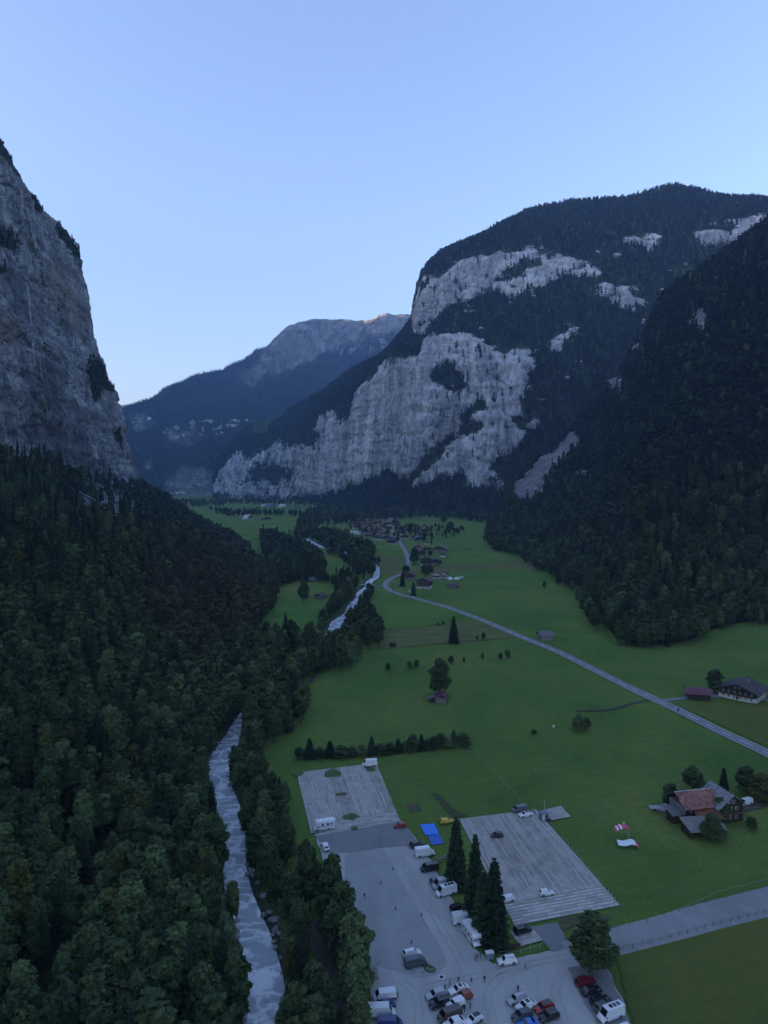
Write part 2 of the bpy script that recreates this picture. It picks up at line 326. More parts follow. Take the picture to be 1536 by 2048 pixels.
# --- right wooded spur
rid = [(1000, 1030, 1620), (1026, 970, 1550), (1144, 862, 1600), (1208, 788, 1600), (1282, 680, 1600), (1326, 596, 1600), (1415, 532, 1550), (1469, 493, 1500), (1536, 442, 1450), (1640, 380, 1300), (1800, 300, 1100)]
toe = [(985, 1050), (985, 1085), (1060, 1120), (1120, 1150), (1180, 1195), (1225, 1270), (1300, 1290), (1380, 1280), (1450, 1250), (1560, 1240), (1700, 1250)]
pr = [(D(*a), G(*b)) for a, b in zip(rid, toe)] + [((900, 400, 720), (340, 280)), ((900, -300, 720), (330, -300))]
cols = []
for (rx, ry, rz), (tx, ty) in pr:
    dx, dy = rx - tx, ry - ty
    q = [(tx - dx * .04, ty - dy * .04, -8), (tx, ty, -.5)] + [(tx + dx * t, ty + dy * t, rz * t ** 1.35) for t in (.1, .22, .36, .52, .68, .84, 1)]
    q += [(rx + dx * .25, ry + dy * .25 + 60, rz * .9), (rx + dx * .8, ry + dy * .8 + 100, rz * .45), (rx + dx * 1.3, ry + dy * 1.3 + 100, -5)]
    cols.append(q)
SS = loft(cols, 420, 260)
px, py = P(SS[..., 0], SS[..., 1], SS[..., 2])
wob = fbm(SS[..., 0] / 80, SS[..., 1] / 80, SS[..., 2] / 60, 4)
rS = field([[(1018, 1010), (1024, 965), (1060, 932), (1100, 902), (1144, 860), (1158, 880), (1130, 915), (1095, 950), (1070, 985), (1040, 1010)], [(1140, 945), (1175, 932), (1172, 957), (1150, 958)],
    [(1380, 640), (1400, 612), (1415, 625), (1405, 650), (1385, 662)], [(1440, 590), (1455, 588), (1450, 606)], [(1205, 772), (1235, 752), (1240, 778), (1215, 792)], [(1255, 715), (1280, 680), (1286, 702)], [(1100, 885), (1130, 805), (1138, 830), (1125, 868)], [(1360, 655), (1375, 640), (1380, 655)]], 4)(px + wob * 12, py + wob * 12)
vegS = np.clip(.5 + (.5 - rS) * 1.6 + 1.2 * fbm(SS[..., 0] / 16, SS[..., 1] / 16, SS[..., 2] / 16, 3), 0, 1); vegS = np.where(rS < .06, 1, vegS)
SS2 = relief(SS, 16, 90, vegS, .5, .4); fl = np.clip(np.arange(260)[:, None, None] / 259 * 11 - 1, 0, 1); SS2 = SS + (SS2 - SS) * fl
grid_obj('mountain_spur', SS2, M_SLOPE, dict(veg=vegS, dark=0 * px, warm=0 * px, meadow=0 * px))
# --- far mountain
sk_ = [(60, 850), (180, 835), (250, 815), (300, 797), (350, 768), (400, 749), (450, 735), (500, 712), (532, 694), (550, 672), (575, 652), (600, 645), (630, 636), (700, 640), (740, 638), (762, 629), (820, 627), (900, 640), (1000, 680)]
cols = []
for x, s in sk_:
    f_ = min(1, max(0, (x - 250) / 400)); Ys = 6300 + 700 * f_ - (150 if x > 750 else 0)
    sh = 862 - 20 * f_; g = D(x, 990, 4200)
    cols.append([(g[0], 4100, -15), (g[0], 4250, 0), D(x, 975, 4500), D(x, 925, 4950), D(x, sh + 12, 5350), D(x, sh - 6, 5650), D(x, sh - 6 - (sh - s) * .45, 6050 + 200 * f_), D(x, s + 8 + 20 * f_, Ys - 150), D(x, s, Ys), (D(x, s, Ys)[0], Ys + 300, D(x, s, Ys)[2] - 60), (D(x, s, Ys)[0], Ys + 1500, D(x, s, Ys)[2] * .5)])
SF = loft(cols, 560, 300)
px, py = P(SF[..., 0], SF[..., 1], SF[..., 2]); wob = fbm(SF[..., 0] / 200, SF[..., 1] / 200, SF[..., 2] / 200, 5); wob2 = fbm(SF[..., 0] / 60, SF[..., 1] / 120, SF[..., 2] / 60, 4)
mF = field([[(545, 672), (575, 645), (630, 625), (830, 615), (830, 640), (800, 660), (740, 675), (690, 690), (640, 705), (600, 735), (560, 745), (500, 775), (470, 765), (510, 735)], [(255, 832), (300, 832), (312, 858), (265, 862)], [(325, 860), (400, 862), (390, 885), (330, 880)],
    [(330, 985), (400, 945), (430, 955), (430, 1000), (380, 1005)], [(290, 930), (310, 920), (300, 950), (285, 950)], [(320, 965), (400, 930), (410, 940), (340, 985)]], 6)(px + wob * 6, py + wob * 6)
rF = field([[(640, 695), (700, 690), (780, 655), (830, 645), (815, 680), (770, 700), (720, 712)], [(760, 632), (830, 629), (830, 648), (770, 648)], [(545, 680), (575, 655), (600, 655), (570, 690)]], 6)(px + wob * 6, py) * (wob2 > .05)
vegF = np.clip(1 - rF - .75 * mF * (wob2 > .08), 0, 1)
SF2 = relief(SF, 95, 300, None, .75, .35); fl = np.clip(np.arange(300)[:, None, None] / 299 * 10 - 1.5, 0, 1); rr = np.arange(300)[:, None, None] / 299 * 10
fl = fl * np.where(rr > 7.6, .12, np.where(rr > 7, .5, 1)); SF2 = SF + (SF2 - SF) * fl; SF2[..., 2] += 34 * (fbm(SF[..., 0] / 110, SF[..., 1] / 400, SF[..., 0] * 0, 5)) * np.clip(1 - np.abs(rr[..., 0] - 8) / 1.2, 0, 1)
grid_obj('mountain_far', SF2, M_FAR, dict(veg=vegF, dark=0 * px, warm=0 * px, meadow=mF))
# --- distant lit ridge, and the unseen western range added and shaped to keep the valley in shade
cols = [[D(x, 960, 10000), D(x, 880, 10800), D(x, s, 11300), (D(x, s, 11300)[0], 12500, 300)] for x, s in ((100, 850), (200, 822), (235, 812), (262, 808), (290, 812), (330, 830), (420, 860))]
S = loft(cols, 80, 40); S = relief(S, 20, 200, None, .6, .6)
grid_obj('distant_ridge', S, M_FAR, dict(veg=np.ones(3200) * .6, meadow=np.ones(3200)))
cols = []
for Y, h in ((-2500, 1500), (-500, 1700), (1500, 1900), (3500, 1950), (4800, 2050), (5600, 2090), (6250, 2098), (6600, 2022), (7000, 2010), (7800, 2000), (8300, 1900), (8800, 1500), (9300, 600)):
    x0 = min(-1700, -.43 * Y); xr = min(-3300, x0 - 700)
    cols.append([(x0, Y, -5), (x0 * .6 + xr * .4, Y, h * .4), (x0 * .2 + xr * .8, Y, h * .85), (xr, Y, h), (xr - 500, Y, h * .8), (xr - 2500, Y, -5)])
S = loft(cols, 120, 60); grid_obj('shade_range_west', S, M_FAR, dict(veg=np.ones(7200) * .7, meadow=np.ones(7200) * .5))
# ------------------------------------------------------------ valley floor, river, roads, lots
RIV = [(530, 2200, 100), (532, 2048, 88), (507, 1900, 64), (488, 1800, 50), (470, 1700, 44), (443, 1600, 52), (437, 1560, 50), (449, 1500, 44), (474, 1455, 30), (540, 1385, 24), (600, 1330, 16), (650, 1280, 20), (672, 1250, 22), (700, 1222, 20), (722, 1188, 15), (740, 1165, 13), (757, 1145, 12), (752, 1132, 9), (725, 1115, 12), (690, 1105, 12), (660, 1098, 14), (638, 1092, 14), (625, 1086, 12), (612, 1075, 9), (600, 1060, 7), (605, 1040, 5), (640, 1022, 4)]
rp = np.array([G(x, y, -1.3) + (w * G(1, y, -1.3)[1] / F,) for x, y, w in RIV])      # X, Y, width
rp[:, 2] = np.maximum(rp[:, 2] * .86, 5)
rpts = catmull(rp, 900)
rpts[:, 0] += 1.2 * np.sin(rpts[:, 1] / 11.)
def rdist(x, y):                                  # signed distance beyond the bank
    sh = np.shape(x); q = np.stack([np.ravel(x), np.ravel(y)], 1); out = np.empty(len(q))
    for s in range(0, len(q), 20000):
        d = np.linalg.norm(q[s:s + 20000, None, :] - rpts[None, ::3, :2], axis=2); j = d.argmin(1)
        out[s:s + 20000] = d[np.arange(len(j)), j] - rpts[::3, 2][j] / 2
    return out.reshape(sh)
xs = np.concatenate([np.linspace(-9000, -420, 30), np.linspace(-400, -132, 30), np.arange(-130, 22, 1.4), np.linspace(24, 420, 60), np.linspace(460, 9000, 30)])
ys = np.concatenate([np.linspace(-1500, 90, 12), np.arange(100, 420, 2.0), np.geomspace(422, 1700, 260), np.linspace(1750, 16000, 60)])
X, Y = np.meshgrid(xs, ys); Z = np.zeros_like(X)
near = (X > -320) & (X < 60) & (Y > 60) & (Y < 2200)
dd = np.full(X.shape, 99.); dd[near] = rdist(X[near], Y[near])
Z = np.where(dd < 4, -2.6 * np.clip((4 - dd) / 4.5, 0, 1), 0)
Z = Z + np.where(dd > 8, .18 * fbm(X / 26, Y / 26, X * 0, 3) - .2, -.05)
far_sink = np.clip((Y - 9000) / 7000, 0, 1) * -25; Z = Z + far_sink
# grass
m, t, b, L = newmat('meadow_grass'); M_GRASS = m
c1 = coords(t); cs = coords(t, (1, .25, 1), (0, 0, .35))
a1 = noise(t, c1, .014, 7, .68, .8); a2 = noise(t, cs, .22, 7, .75); a3 = noise(t, c1, 2.2, 6, .75); a4 = noise(t, c1, .05, 4, .6)
g = ramp(t, a1, [(.36, (.10, .175, .034)), (.5, (.16, .24, .046)), (.63, (.225, .275, .062))])
g = mixc(t, math_(t, 'MULTIPLY', ramp(t, a2, [(.42, (0, 0, 0)), (.58, (1, 1, 1))]), .6), g, (.15, .225, .065))
g = mixc(t, math_(t, 'MULTIPLY', ramp(t, a3, [(.38, (1, 1, 1)), (.56, (0, 0, 0))]), .6), g, (.045, .085, .024))
g = mixc(t, math_(t, 'MULTIPLY', ramp(t, a4, [(.6, (0, 0, 0)), (.75, (1, 1, 1))]), .35), g, (.13, .15, .055))
wv = N(t, 'ShaderNodeTexWave', i_Scale=.06, i_Distortion=5.0, i_Detail=2.0); wv.inputs['Detail Scale'].default_value = .6
L.new(coords(t, (1, 1, 1), (0, 0, 1.25)), wv.inputs[0])
g = mixc(t, math_(t, 'MULTIPLY', wv.outputs[1], .16), g, (.065, .14, .035))
L.new(g, b.inputs['Base Color']); b.inputs['Roughness'].default_value = 1; b.inputs['Specular IOR Level'].default_value = .05
bump(t, b, math_(t, 'ADD', a3, math_(t, 'MULTIPLY', a2, .8)), .8, .5)
# forest floor / bank rocks by attribute
nv_, nu_ = X.shape; idx = np.arange(nv_ * nu_).reshape(nv_, nu_)
Q = np.stack([idx[:-1, :-1], idx[:-1, 1:], idx[1:, 1:], idx[1:, :-1]], -1).reshape(-1, 4)
me = npmesh('ground', np.stack([X, Y, Z], -1).reshape(-1, 3), Q, M_GRASS, True)
attr(me, 'bank', np.clip((6 - dd) / 5, 0, 1))
g2 = mixc(t, N(t, 'ShaderNodeAttribute', attribute_name='bank').outputs['Fac'], g, ramp(t, noise(t, c1, 1.2, 5), [(.4, (.03, .028, .022)), (.65, (.12, .12, .11))]))
L.new(g2, b.inputs['Base Color'])
ground = link('ground', me); setp(ground, kind='structure')
# river surface
nS, nW = 4200, 26
rr = catmull(rpts, nS); rr = rr[rr[:, 1] > 90] if rr[0, 1] < rr[-1, 1] else rr
tg = np.gradient(rr[:, :2], axis=0); tg /= np.linalg.norm(tg, axis=1, keepdims=True) + 1e-9; nn = np.stack([tg[:, 1], -tg[:, 0]], 1)
wv_ = np.linspace(-.62, .62, nW); Xr = rr[:, None, 0] + nn[:, None, 0] * rr[:, None, 2] * wv_; Yr = rr[:, None, 1] + nn[:, None, 1] * rr[:, None, 2] * wv_
ct = 1 - (wv_ / .62) ** 2
st = 1 - 2 * np.abs(fbm(Xr / 4.2, Yr / 3.0, Xr * 0, 4))
Zr = -1.3 + .16 * st * (.4 + ct) + .12 * fbm(Xr / 5, Yr / 4, Xr * 0, 3)
m, t, b, L = newmat('river_water'); M_WATER = m
c1 = coords(t); c2 = coords(t, (1.2, 1.9, 1))
f1 = noise(t, c2, 1.3, 9, .74, .5); f2 = noise(t, c1, .11, 3, .5)
k = math_(t, 'ADD', math_(t, 'MULTIPLY', N(t, 'ShaderNodeAttribute', attribute_name='crest').outputs['Fac'], .5), math_(t, 'ADD', math_(t, 'MULTIPLY', f1, .75), math_(t, 'MULTIPLY', f2, .35)))
kk = ramp(t, k, [(.80, (0, 0, 0)), (.94, (.45, .45, .45)), (1.02, (1, 1, 1))])
L.new(mixc(t, kk, (.44, .50, .52), (.92, .94, .95)), b.inputs['Base Color'])
L.new(ramp(t, kk, [(0, (.25, .25, .25)), (1, (.8, .8, .8))]), b.inputs['Roughness'])
bump(t, b, f1, .7, .35)
idx = np.arange(len(rr) * nW).reshape(-1, nW); Q = np.stack([idx[:-1, :-1], idx[:-1, 1:], idx[1:, 1:], idx[1:, :-1]], -1).reshape(-1, 4)
me = npmesh('river', np.stack([Xr, Yr, Zr], -1).reshape(-1, 3), Q, M_WATER, True); attr(me, 'crest', np.clip(st, 0, 1))
setp(link('river', me), kind='structure')
# flat sheets
def sheet(name, pts, z, mt, kind='structure', parent=None, loc=None, px_=True, rag=.28):
    w = [G(*p) for p in pts] if px_ else pts
    if px_ and rag:
        o_ = []
        for i in range(len(w)):
            a_, b_ = np.array(w[i]), np.array(w[(i + 1) % len(w)]); L_ = np.linalg.norm(b_ - a_); k_ = max(1, min(60, int(L_ / 1.1))); nn_ = np.array([b_[1] - a_[1], a_[0] - b_[0]]) / max(L_, 1e-6)
            for q_ in range(k_): c_ = a_ + (b_ - a_) * q_ / k_; o_.append(tuple(c_ + nn_ * rag * 2.2 * float(fbm(np.array([c_[0] / 2.1]), np.array([c_[1] / 2.1]), np.array([z * 9.]), 3)[0])))
        w = o_
    bm = bmesh.new(); vs = [bm.verts.new((x, y, z)) for x, y in w]; f = bm.faces.new(vs)
    if f.normal.z < 0 or f.calc_area() == 0: pass
    bm.normal_update()
    if f.normal.z < 0: f.normal_flip()
    bmesh.ops.triangulate(bm, faces=[f]); me = bpy.data.meshes.new(name); bm.to_mesh(me); bm.free(); me.materials.append(mt)
    o = link(name, me, parent); 
    if kind: o['kind'] = kind
    return o
def ribbon(name, pts, width, z, mt, n=None, px_=True, kind='structure', off=0, parent=None, dash=None, thick=0):
    w = np.array([G(*p) for p in pts] if px_ else pts, float); L0 = np.linalg.norm(np.diff(w, axis=0), axis=1).sum()
    n = n or max(8, int(L0 / 4)); c = catmull(w, n * 4)
    s = np.concatenate([[0], np.cumsum(np.linalg.norm(np.diff(c, axis=0), axis=1))]); u = np.linspace(0, s[-1], n); c = np.stack([np.interp(u, s, c[:, 0]), np.interp(u, s, c[:, 1])], 1)
    tg = np.gradient(c, axis=0); tg /= np.linalg.norm(tg, axis=1, keepdims=True); nn = np.stack([tg[:, 1], -tg[:, 0]], 1)
    wd = np.interp(u / u[-1], np.linspace(0, 1, len(width)), width) if hasattr(width, '__len__') else np.full(n, width)
    a = c + nn * (off - wd / 2)[:, None]; bq = c + nn * (off + wd / 2)[:, None]
    V = [(x, y, z) for x, y in a] + [(x, y, z) for x, y in bq]
    Fc = [(i, n + i, n + i + 1, i + 1) for i in range(n - 1)]
    if dash: Fc = [f for i, f in enumerate(Fc) if (u[i] % (dash[0] + dash[1])) < dash[0]]
    o = link(name, mesh(name, V, Fc, mt), parent)
    if kind: o['kind'] = kind
    return o, c
def m_asphalt(name, lo, hi, dirt, sc=.25):
    m, t, b, L = newmat(name); c1 = coords(t); cs = coords(t, (1, .22, 1), (0, 0, -.28))
    a = noise(t, cs, sc, 6, .65, .8); q = noise(t, c1, 9, 4, .8); r = noise(t, c1, .07, 5, .6, 1)
    g = ramp(t, a, [(.3, lo), (.7, hi)]); g = mixc(t, math_(t, 'MULTIPLY', ramp(t, r, [(.5, (0, 0, 0)), (.68, (1, 1, 1))]), .6), g, dirt)
    g = mixc(t, math_(t, 'MULTIPLY', q, .35), g, tuple(c * .6 for c in lo))
    L.new(g, b.inputs['Base Color']); b.inputs['Roughness'].default_value = .9; b.inputs['Specular IOR Level'].default_value = .2; bump(t, b, q, .3, .03); return m
M_YARD = m_asphalt('gravel_yard', (.40, .385, .36), (.49, .475, .445), (.58, .56, .52))
M_OLD = m_asphalt('old_asphalt', (.21, .21, .21), (.29, .286, .28), (.31, .30, .29), .15)
M_PATCH = m_asphalt('worn_asphalt', (.34, .335, .325), (.42, .41, .40), (.31, .305, .295), .2)
M_ROAD = m_asphalt('road_asphalt', (.24, .24, .25), (.29, .29, .3), (.26, .26, .27))
M_LANE = m_asphalt('lane_asphalt', (.28, .277, .27), (.37, .366, .356), (.20, .2, .197))
M_TRACK = m_asphalt('earth_track', (.075, .065, .05), (.13, .115, .09), (.05, .06, .03))
M_PAINT = mat('road_paint', (.8, .8, .78), .7, .15, 1.5, coord='Position')
M_DGRASS = mat('dry_grass', (.10, .095, .05), .95, .3, .4, coord='Position')
yard = [(628, 1668), (655, 1662), (700, 1655), (760, 1646), (800, 1640), (812, 1652), (825, 1668), (842, 1690), (862, 1720), (885, 1765), (905, 1800), (925, 1850), (945, 1895), (985, 1927), (1030, 1918), (1075, 1908), (1110, 1900), (1128, 1896), (1150, 1885), (1222, 1866), (1228, 1905), (1205, 1915), (1215, 1940), (1238, 1985), (1262, 2048), (1290, 2150), (700, 2150), (738, 2048), (742, 1975), (728, 1900), (705, 1850), (680, 1800), (655, 1740)]
sheet('car_park', yard, .02, M_YARD)
sheet('worn_strip', [(630, 1672), (800, 1642), (812, 1652), (838, 1688), (820, 1693), (765, 1695), (735, 1700), (700, 1705), (662, 1708), (645, 1692)], .05, M_OLD)
sheet('parking_bay', [(690, 1708), (735, 1702), (762, 1696), (800, 1760), (850, 1845), (892, 1915), (890, 1935), (872, 1950), (850, 1956), (800, 1945), (745, 1930), (728, 1900), (705, 1850), (690, 1800)], .05, M_PATCH)
sheet('yard_edge', [(1135, 1935), (1210, 1930), (1235, 1985), (1262, 2048), (1290, 2150), (1240, 2150), (1190, 2040), (1150, 1975)], .05, M_OLD)
ribbon('bay_line', [(762, 1696), (800, 1760), (850, 1845), (891, 1918), (888, 1936), (868, 1950), (830, 1955)], .16, .08, mat('faded_line', (.3, .3, .29), .8, .2))
ribbon('lane', [(1140, 1908), (1222, 1886), (1290, 1868), (1350, 1852), (1420, 1832), (1536, 1803), (1700, 1760), (1900, 1715)], [8.4, 9.0, 9.6, 10, 10.5, 11, 11, 11], .07, M_LANE)
sheet('lot_ramp', [(1062, 1853), (1115, 1845), (1128, 1870), (1136, 1897), (1105, 1904), (1092, 1888)], .06, M_OLD)
road_px = [(1700, 1590), (1536, 1507), (1440, 1462), (1350, 1417), (1280, 1385), (1200, 1345), (1120, 1305), (1040, 1272), (970, 1242), (900, 1216), (840, 1199), (800, 1189), (776, 1178), (770, 1168), (782, 1157), (803, 1148), (815, 1138), (817, 1122), (812, 1105), (803, 1090), (794, 1076), (788, 1066), (780, 1056), (772, 1046), (775, 1034)]
ribbon('main_road', road_px, 6.4, .06, M_ROAD, 260)
ribbon('centre_line', road_px, .34, .14, M_PAINT, 700, dash=(6, 5))
ribbon('road_edge_line', road_px[:12], .2, .14, M_PAINT, 160, off=-2.9)
ribbon('road_edge_line', road_px[:5], .2, .14, M_PAINT, 160, off=2.9)
ribbon('bridge_road', [(772, 1172), (745, 1172), (722, 1170), (700, 1168)], 4, .1, M_ROAD, 30)
ribbon('farm_lane', [(1318, 1402), (1370, 1396), (1420, 1391), (1450, 1392), (1536, 1400)], [3, 3.5, 7, 5, 5], .08, M_ROAD, 40)
ribbon('field_track', [(1305, 1400), (1270, 1405), (1225, 1418), (1150, 1422)], 2.2, .05, M_TRACK, 40)
ribbon('farmyard_path', [(1455, 1622), (1480, 1620), (1536, 1606), (1650, 1590)], 3.2, .06, M_TRACK, 30)
ribbon('village_lane', [(790, 1066), (770, 1060), (740, 1062), (700, 1072)], 4, .08, M_ROAD, 30)
ribbon('riverside_path', [(615, 1370), (635, 1345), (655, 1318), (668, 1300)], 3, .08, M_TRACK, 30)
ribbon('riverside_path', [(525, 1560), (522, 1500), (530, 1468), (545, 1440)], 2.6, .08, M_TRACK, 30)
ribbon('riverside_path', [(690, 2048), (668, 1980), (645, 1900), (625, 1840)], 4, .06, M_TRACK, 30)
ribbon('riverside_path', [(420, 2048), (418, 2000), (412, 1960)], 3, .06, M_TRACK, 30)
ribbon('cottage_path', [(688, 1135), (694, 1143), (705, 1152)], 4, .08, M_LANE, 12)
ribbon('cottage_path', [(818, 1180), (824, 1188), (828, 1196)], 3, .08, M_LANE, 12)
# mown strips and worn turf
M_MOWN = mat('mown_strip', (.14, .155, .055), 1, .3, .18, coord='Position', spec=.05, stretch=(.25, 1.4, 1))
def grass_variant(name, mul):
    m2 = M_GRASS.copy(); m2.name = name; t2 = m2.node_tree; b2 = [n for n in t2.nodes if n.type == 'BSDF_PRINCIPLED'][0]; lk = b2.inputs['Base Color'].links[0]; src = lk.from_socket; t2.links.remove(lk)
    t2.links.new(mixc(t2, 1.0, src, mul, 'MULTIPLY'), b2.inputs['Base Color']); return m2
M_OLIVE_ = mat('olive_meadow', (.14, .175, .042), 1, .28, .12, coord='Position', spec=.05, stretch=(1, .3, 1)); M_LUSH_ = mat('lush_meadow', (.115, .20, .045), 1, .25, .15, coord='Position', spec=.05, stretch=(.3, 1, 1))
M_OLIVE = grass_variant('olive_meadow_grass', (1.0, .80, .85)); M_LUSH = grass_variant('lush_meadow_grass', (.84, 1.02, .95))
sheet('meadow_plot', [(1234, 1912), (1290, 1897), (1420, 1862), (1536, 1833), (1900, 1745), (1900, 2300), (1340, 2200), (1264, 2040)], .03, M_OLIVE)
sheet('meadow_plot', [(1345, 1407), (1440, 1402), (1536, 1408), (1536, 1494), (1440, 1450)], .03, M_OLIVE)
sheet('meadow_plot', [(778, 1196), (840, 1206), (893, 1222), (940, 1238), (890, 1248), (764, 1260), (755, 1215)], .03, M_LUSH)
sheet('meadow_plot', [(540, 1206), (620, 1202), (652, 1205), (640, 1250), (575, 1268), (545, 1230)], .03, M_LUSH)
sheet('meadow_plot', [(905, 1162), (1120, 1160), (1090, 1142), (960, 1140), (905, 1146)], .03, M_LUSH)
def soft(name, pts, mt, z=.03):
    w = np.array([G(*p) for p in pts]); n = len(w) * 14; c = catmull(np.vstack([w, w[:1]]), n)[:-1]
    ctr = c.mean(0); r = 1 + .05 * fbm(c[:, 0] / 3, c[:, 1] / 3, c[:, 0] * 0, 3); c = ctr + (c - ctr) * r[:, None]
    return sheet(name, [tuple(q) for q in c], z, mt, px_=False)
sheet('mown_field', [(757, 1285), (762, 1262), (890, 1250), (960, 1240), (1000, 1250), (1045, 1272), (1020, 1276), (840, 1292), (760, 1300)], .05, M_MOWN)
sheet('mown_field', [(830, 1148), (985, 1138), (1150, 1138), (1100, 1122), (900, 1128), (820, 1138)], .05, M_MOWN)
sheet('mown_field', [(757, 1110), (808, 1112), (812, 1135), (790, 1148), (760, 1150)], .05, M_MOWN)
soft('bare_turf', [(812, 1609), (833, 1606), (843, 1620), (822, 1626)], M_DGRASS)
soft('worn_turf', [(862, 1585), (880, 1590), (908, 1618), (935, 1632), (905, 1634), (885, 1612)], mat('worn_turf', (.07, .08, .035), 1, .3, .5, coord='Position'))
soft('worn_turf', [(1120, 1838), (1180, 1828), (1225, 1832), (1200, 1845), (1150, 1850), (1125, 1862)], M_DGRASS)

M_TYREM = mat('tyre_marks', (.34, .325, .305), .95, .12, .8, coord='Position')
for tp in ([(1010, 2110), (985, 2040), (975, 1990), (1000, 1955), (1060, 1930), (1140, 1912)], [(850, 1975), (930, 1958), (1010, 1940), (1080, 1922)], [(830, 2100), (838, 2030), (830, 1985), (800, 1962)], [(1150, 2110), (1128, 2040), (1110, 1985), (1125, 1940)], [(925, 1930), (880, 1850), (830, 1765), (790, 1700)]):
    for o_ in (-.8, .8): ribbon('tyre_track', tp, .22, .055, M_TYREM, 60, off=o_)
# ------------------------------------------------------------ foliage
def m_leaf(name, lo, hi, brown=(.095, .055, .036), yellow=(.12, .12, .03), sc=.35):
    m, t, b, L = newmat(name)
    co = coords(t, kind='Object'); n = noise(t, co, sc, 4, .7); g = ramp(t, n, [(.32, lo), (.68, hi)])
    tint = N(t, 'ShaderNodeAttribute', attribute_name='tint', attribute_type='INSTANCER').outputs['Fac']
    r = N(t, 'ShaderNodeObjectInfo').outputs['Random']
    g = mixc(t, math_(t, 'MULTIPLY', ramp(t, r, [(.0, (0, 0, 0)), (1, (1, 1, 1))]), .5), g, tuple(c * .45 for c in lo))
    g = mixc(t, ramp(t, r, [(.62, (0, 0, 0)), (.66, (.6, .6, .6)), (.80, (.6, .6, .6)), (.82, (0, 0, 0))]), g, tuple(min(1, c * 1.5) for c in hi))
    g = mixc(t, ramp(t, r, [(.93, (0, 0, 0)), (.96, (.55, .55, .55))]), g, yellow)
    g = mixc(t, math_(t, 'MULTIPLY', tint, .62, True), g, brown)  # brown mix carries the painted window reflection
    L.new(g, b.inputs['Base Color']); b.inputs['Roughness'].default_value = .75; b.inputs['Specular IOR Level'].default_value = .12
    b.inputs['Transmission Weight'].default_value = 0
    return m
M_LEAF = m_leaf('broad_leaves', (.026, .048, .018), (.098, .138, .052))
M_NEED = m_leaf('spruce_needles', (.018, .036, .018), (.046, .074, .034), yellow=(.05, .06, .02))
M_BARK = mat('bark', (.10, .085, .065), .95, .35, 1.5)
def quads(C, U, V): return np.stack([C - U - V, C + U - V, C + U + V, C - U + V], 1).reshape(-1, 3)
def crown_broad(seed, H, R, n, leaf, lobes=26, base=.16, core=0):
    g = np.random.default_rng(seed); L_ = []
    for i in range(lobes):
        z = base + (1 - base) * (.18 + .74 * g.random()); w = math.sin(math.pi * min(1, max(.08, (z - base) / (1 - base) * .86 + .12))) ** .7
        a = g.random() * 6.283; rr_ = R * w * (.35 + .4 * g.random())
        L_.append((math.cos(a) * rr_, math.sin(a) * rr_, z * H, R * (.2 + .24 * g.random()) * (1.15 - .35 * z), H * (.055 + .07 * g.random())))
    L_.append((0, 0, .90 * H, R * .3, H * .10)); L_.append((0, 0, .62 * H, R * .62, H * .24)); L_.append((0, 0, .42 * H, R * .6, H * .2)); L_ = np.array(L_)
    k = g.choice(len(L_), n, p=(L_[:, 3] ** 2) / (L_[:, 3] ** 2).sum()); d = g.normal(size=(n, 3)); d /= np.linalg.norm(d, axis=1, keepdims=True)
    d[:, 2] = np.abs(d[:, 2]) * np.where(g.random(n) < .78, 1, -1)
    rad = .6 + .62 * g.random(n)
    C = L_[k, :3] + d * np.stack([L_[k, 3], L_[k, 3], L_[k, 4]], 1) * rad[:, None]
    nr = d * np.array([1, 1, 1.4]) + g.normal(size=(n, 3)) * .55 + np.array([0, 0, .35]); nr /= np.linalg.norm(nr, axis=1, keepdims=True)
    U = np.cross(nr, g.normal(size=(n, 3))); U /= np.linalg.norm(U, axis=1, keepdims=True); V = np.cross(nr, U)
    s = leaf * (.6 + .8 * g.random(n))[:, None] * .5; return quads(C, U * s * 1.15, V * s * .85)
def crown_spruce(seed, H, R, n, leaf, base=.06):
    g = np.random.default_rng(seed); nt_ = int(H * 1.15); t = g.random(n) ** .62; t = 1 - t * (1 - base)   # more low down
    t = 1 - (1 - t); z = t; tier = np.floor(z * nt_) / nt_ + .5 / nt_
    a0 = g.random(n) * 6.283; nb = 8; br = np.floor(a0 / 6.283 * nb); a = (br + .5 + .5 * np.sin(tier * 91 + br * 7)) / nb * 6.283 + g.normal(size=n) * .13
    Rt = R * (1 - z) ** .78 * (.78 + .36 * np.sin(tier * 157 + br * 3.1)) + .15
    f = g.random(n) ** .55; r = Rt * f
    zz = (tier * H) - f * Rt * .38 + g.normal(size=n) * .10 * H / nt_ * 1.2
    C = np.stack([np.cos(a) * r, np.sin(a) * r, np.maximum(zz, .3)], 1)
    rad = np.stack([np.cos(a), np.sin(a), -.42 + 0 * a], 1) + g.normal(size=(n, 3)) * .2; rad /= np.linalg.norm(rad, axis=1, keepdims=True)
    V = np.cross(rad, np.array([0, 0, 1.])); V /= np.linalg.norm(V, axis=1, keepdims=True); V = V + g.normal(size=(n, 3)) * .25
    s = leaf * (.6 + .8 * g.random(n))[:, None] * .5; return quads(C, rad * s * 1.5, V * s * .6)
def qmesh(name, V, mt): return npmesh(name, V, np.arange(len(V)).reshape(-1, 4), mt)
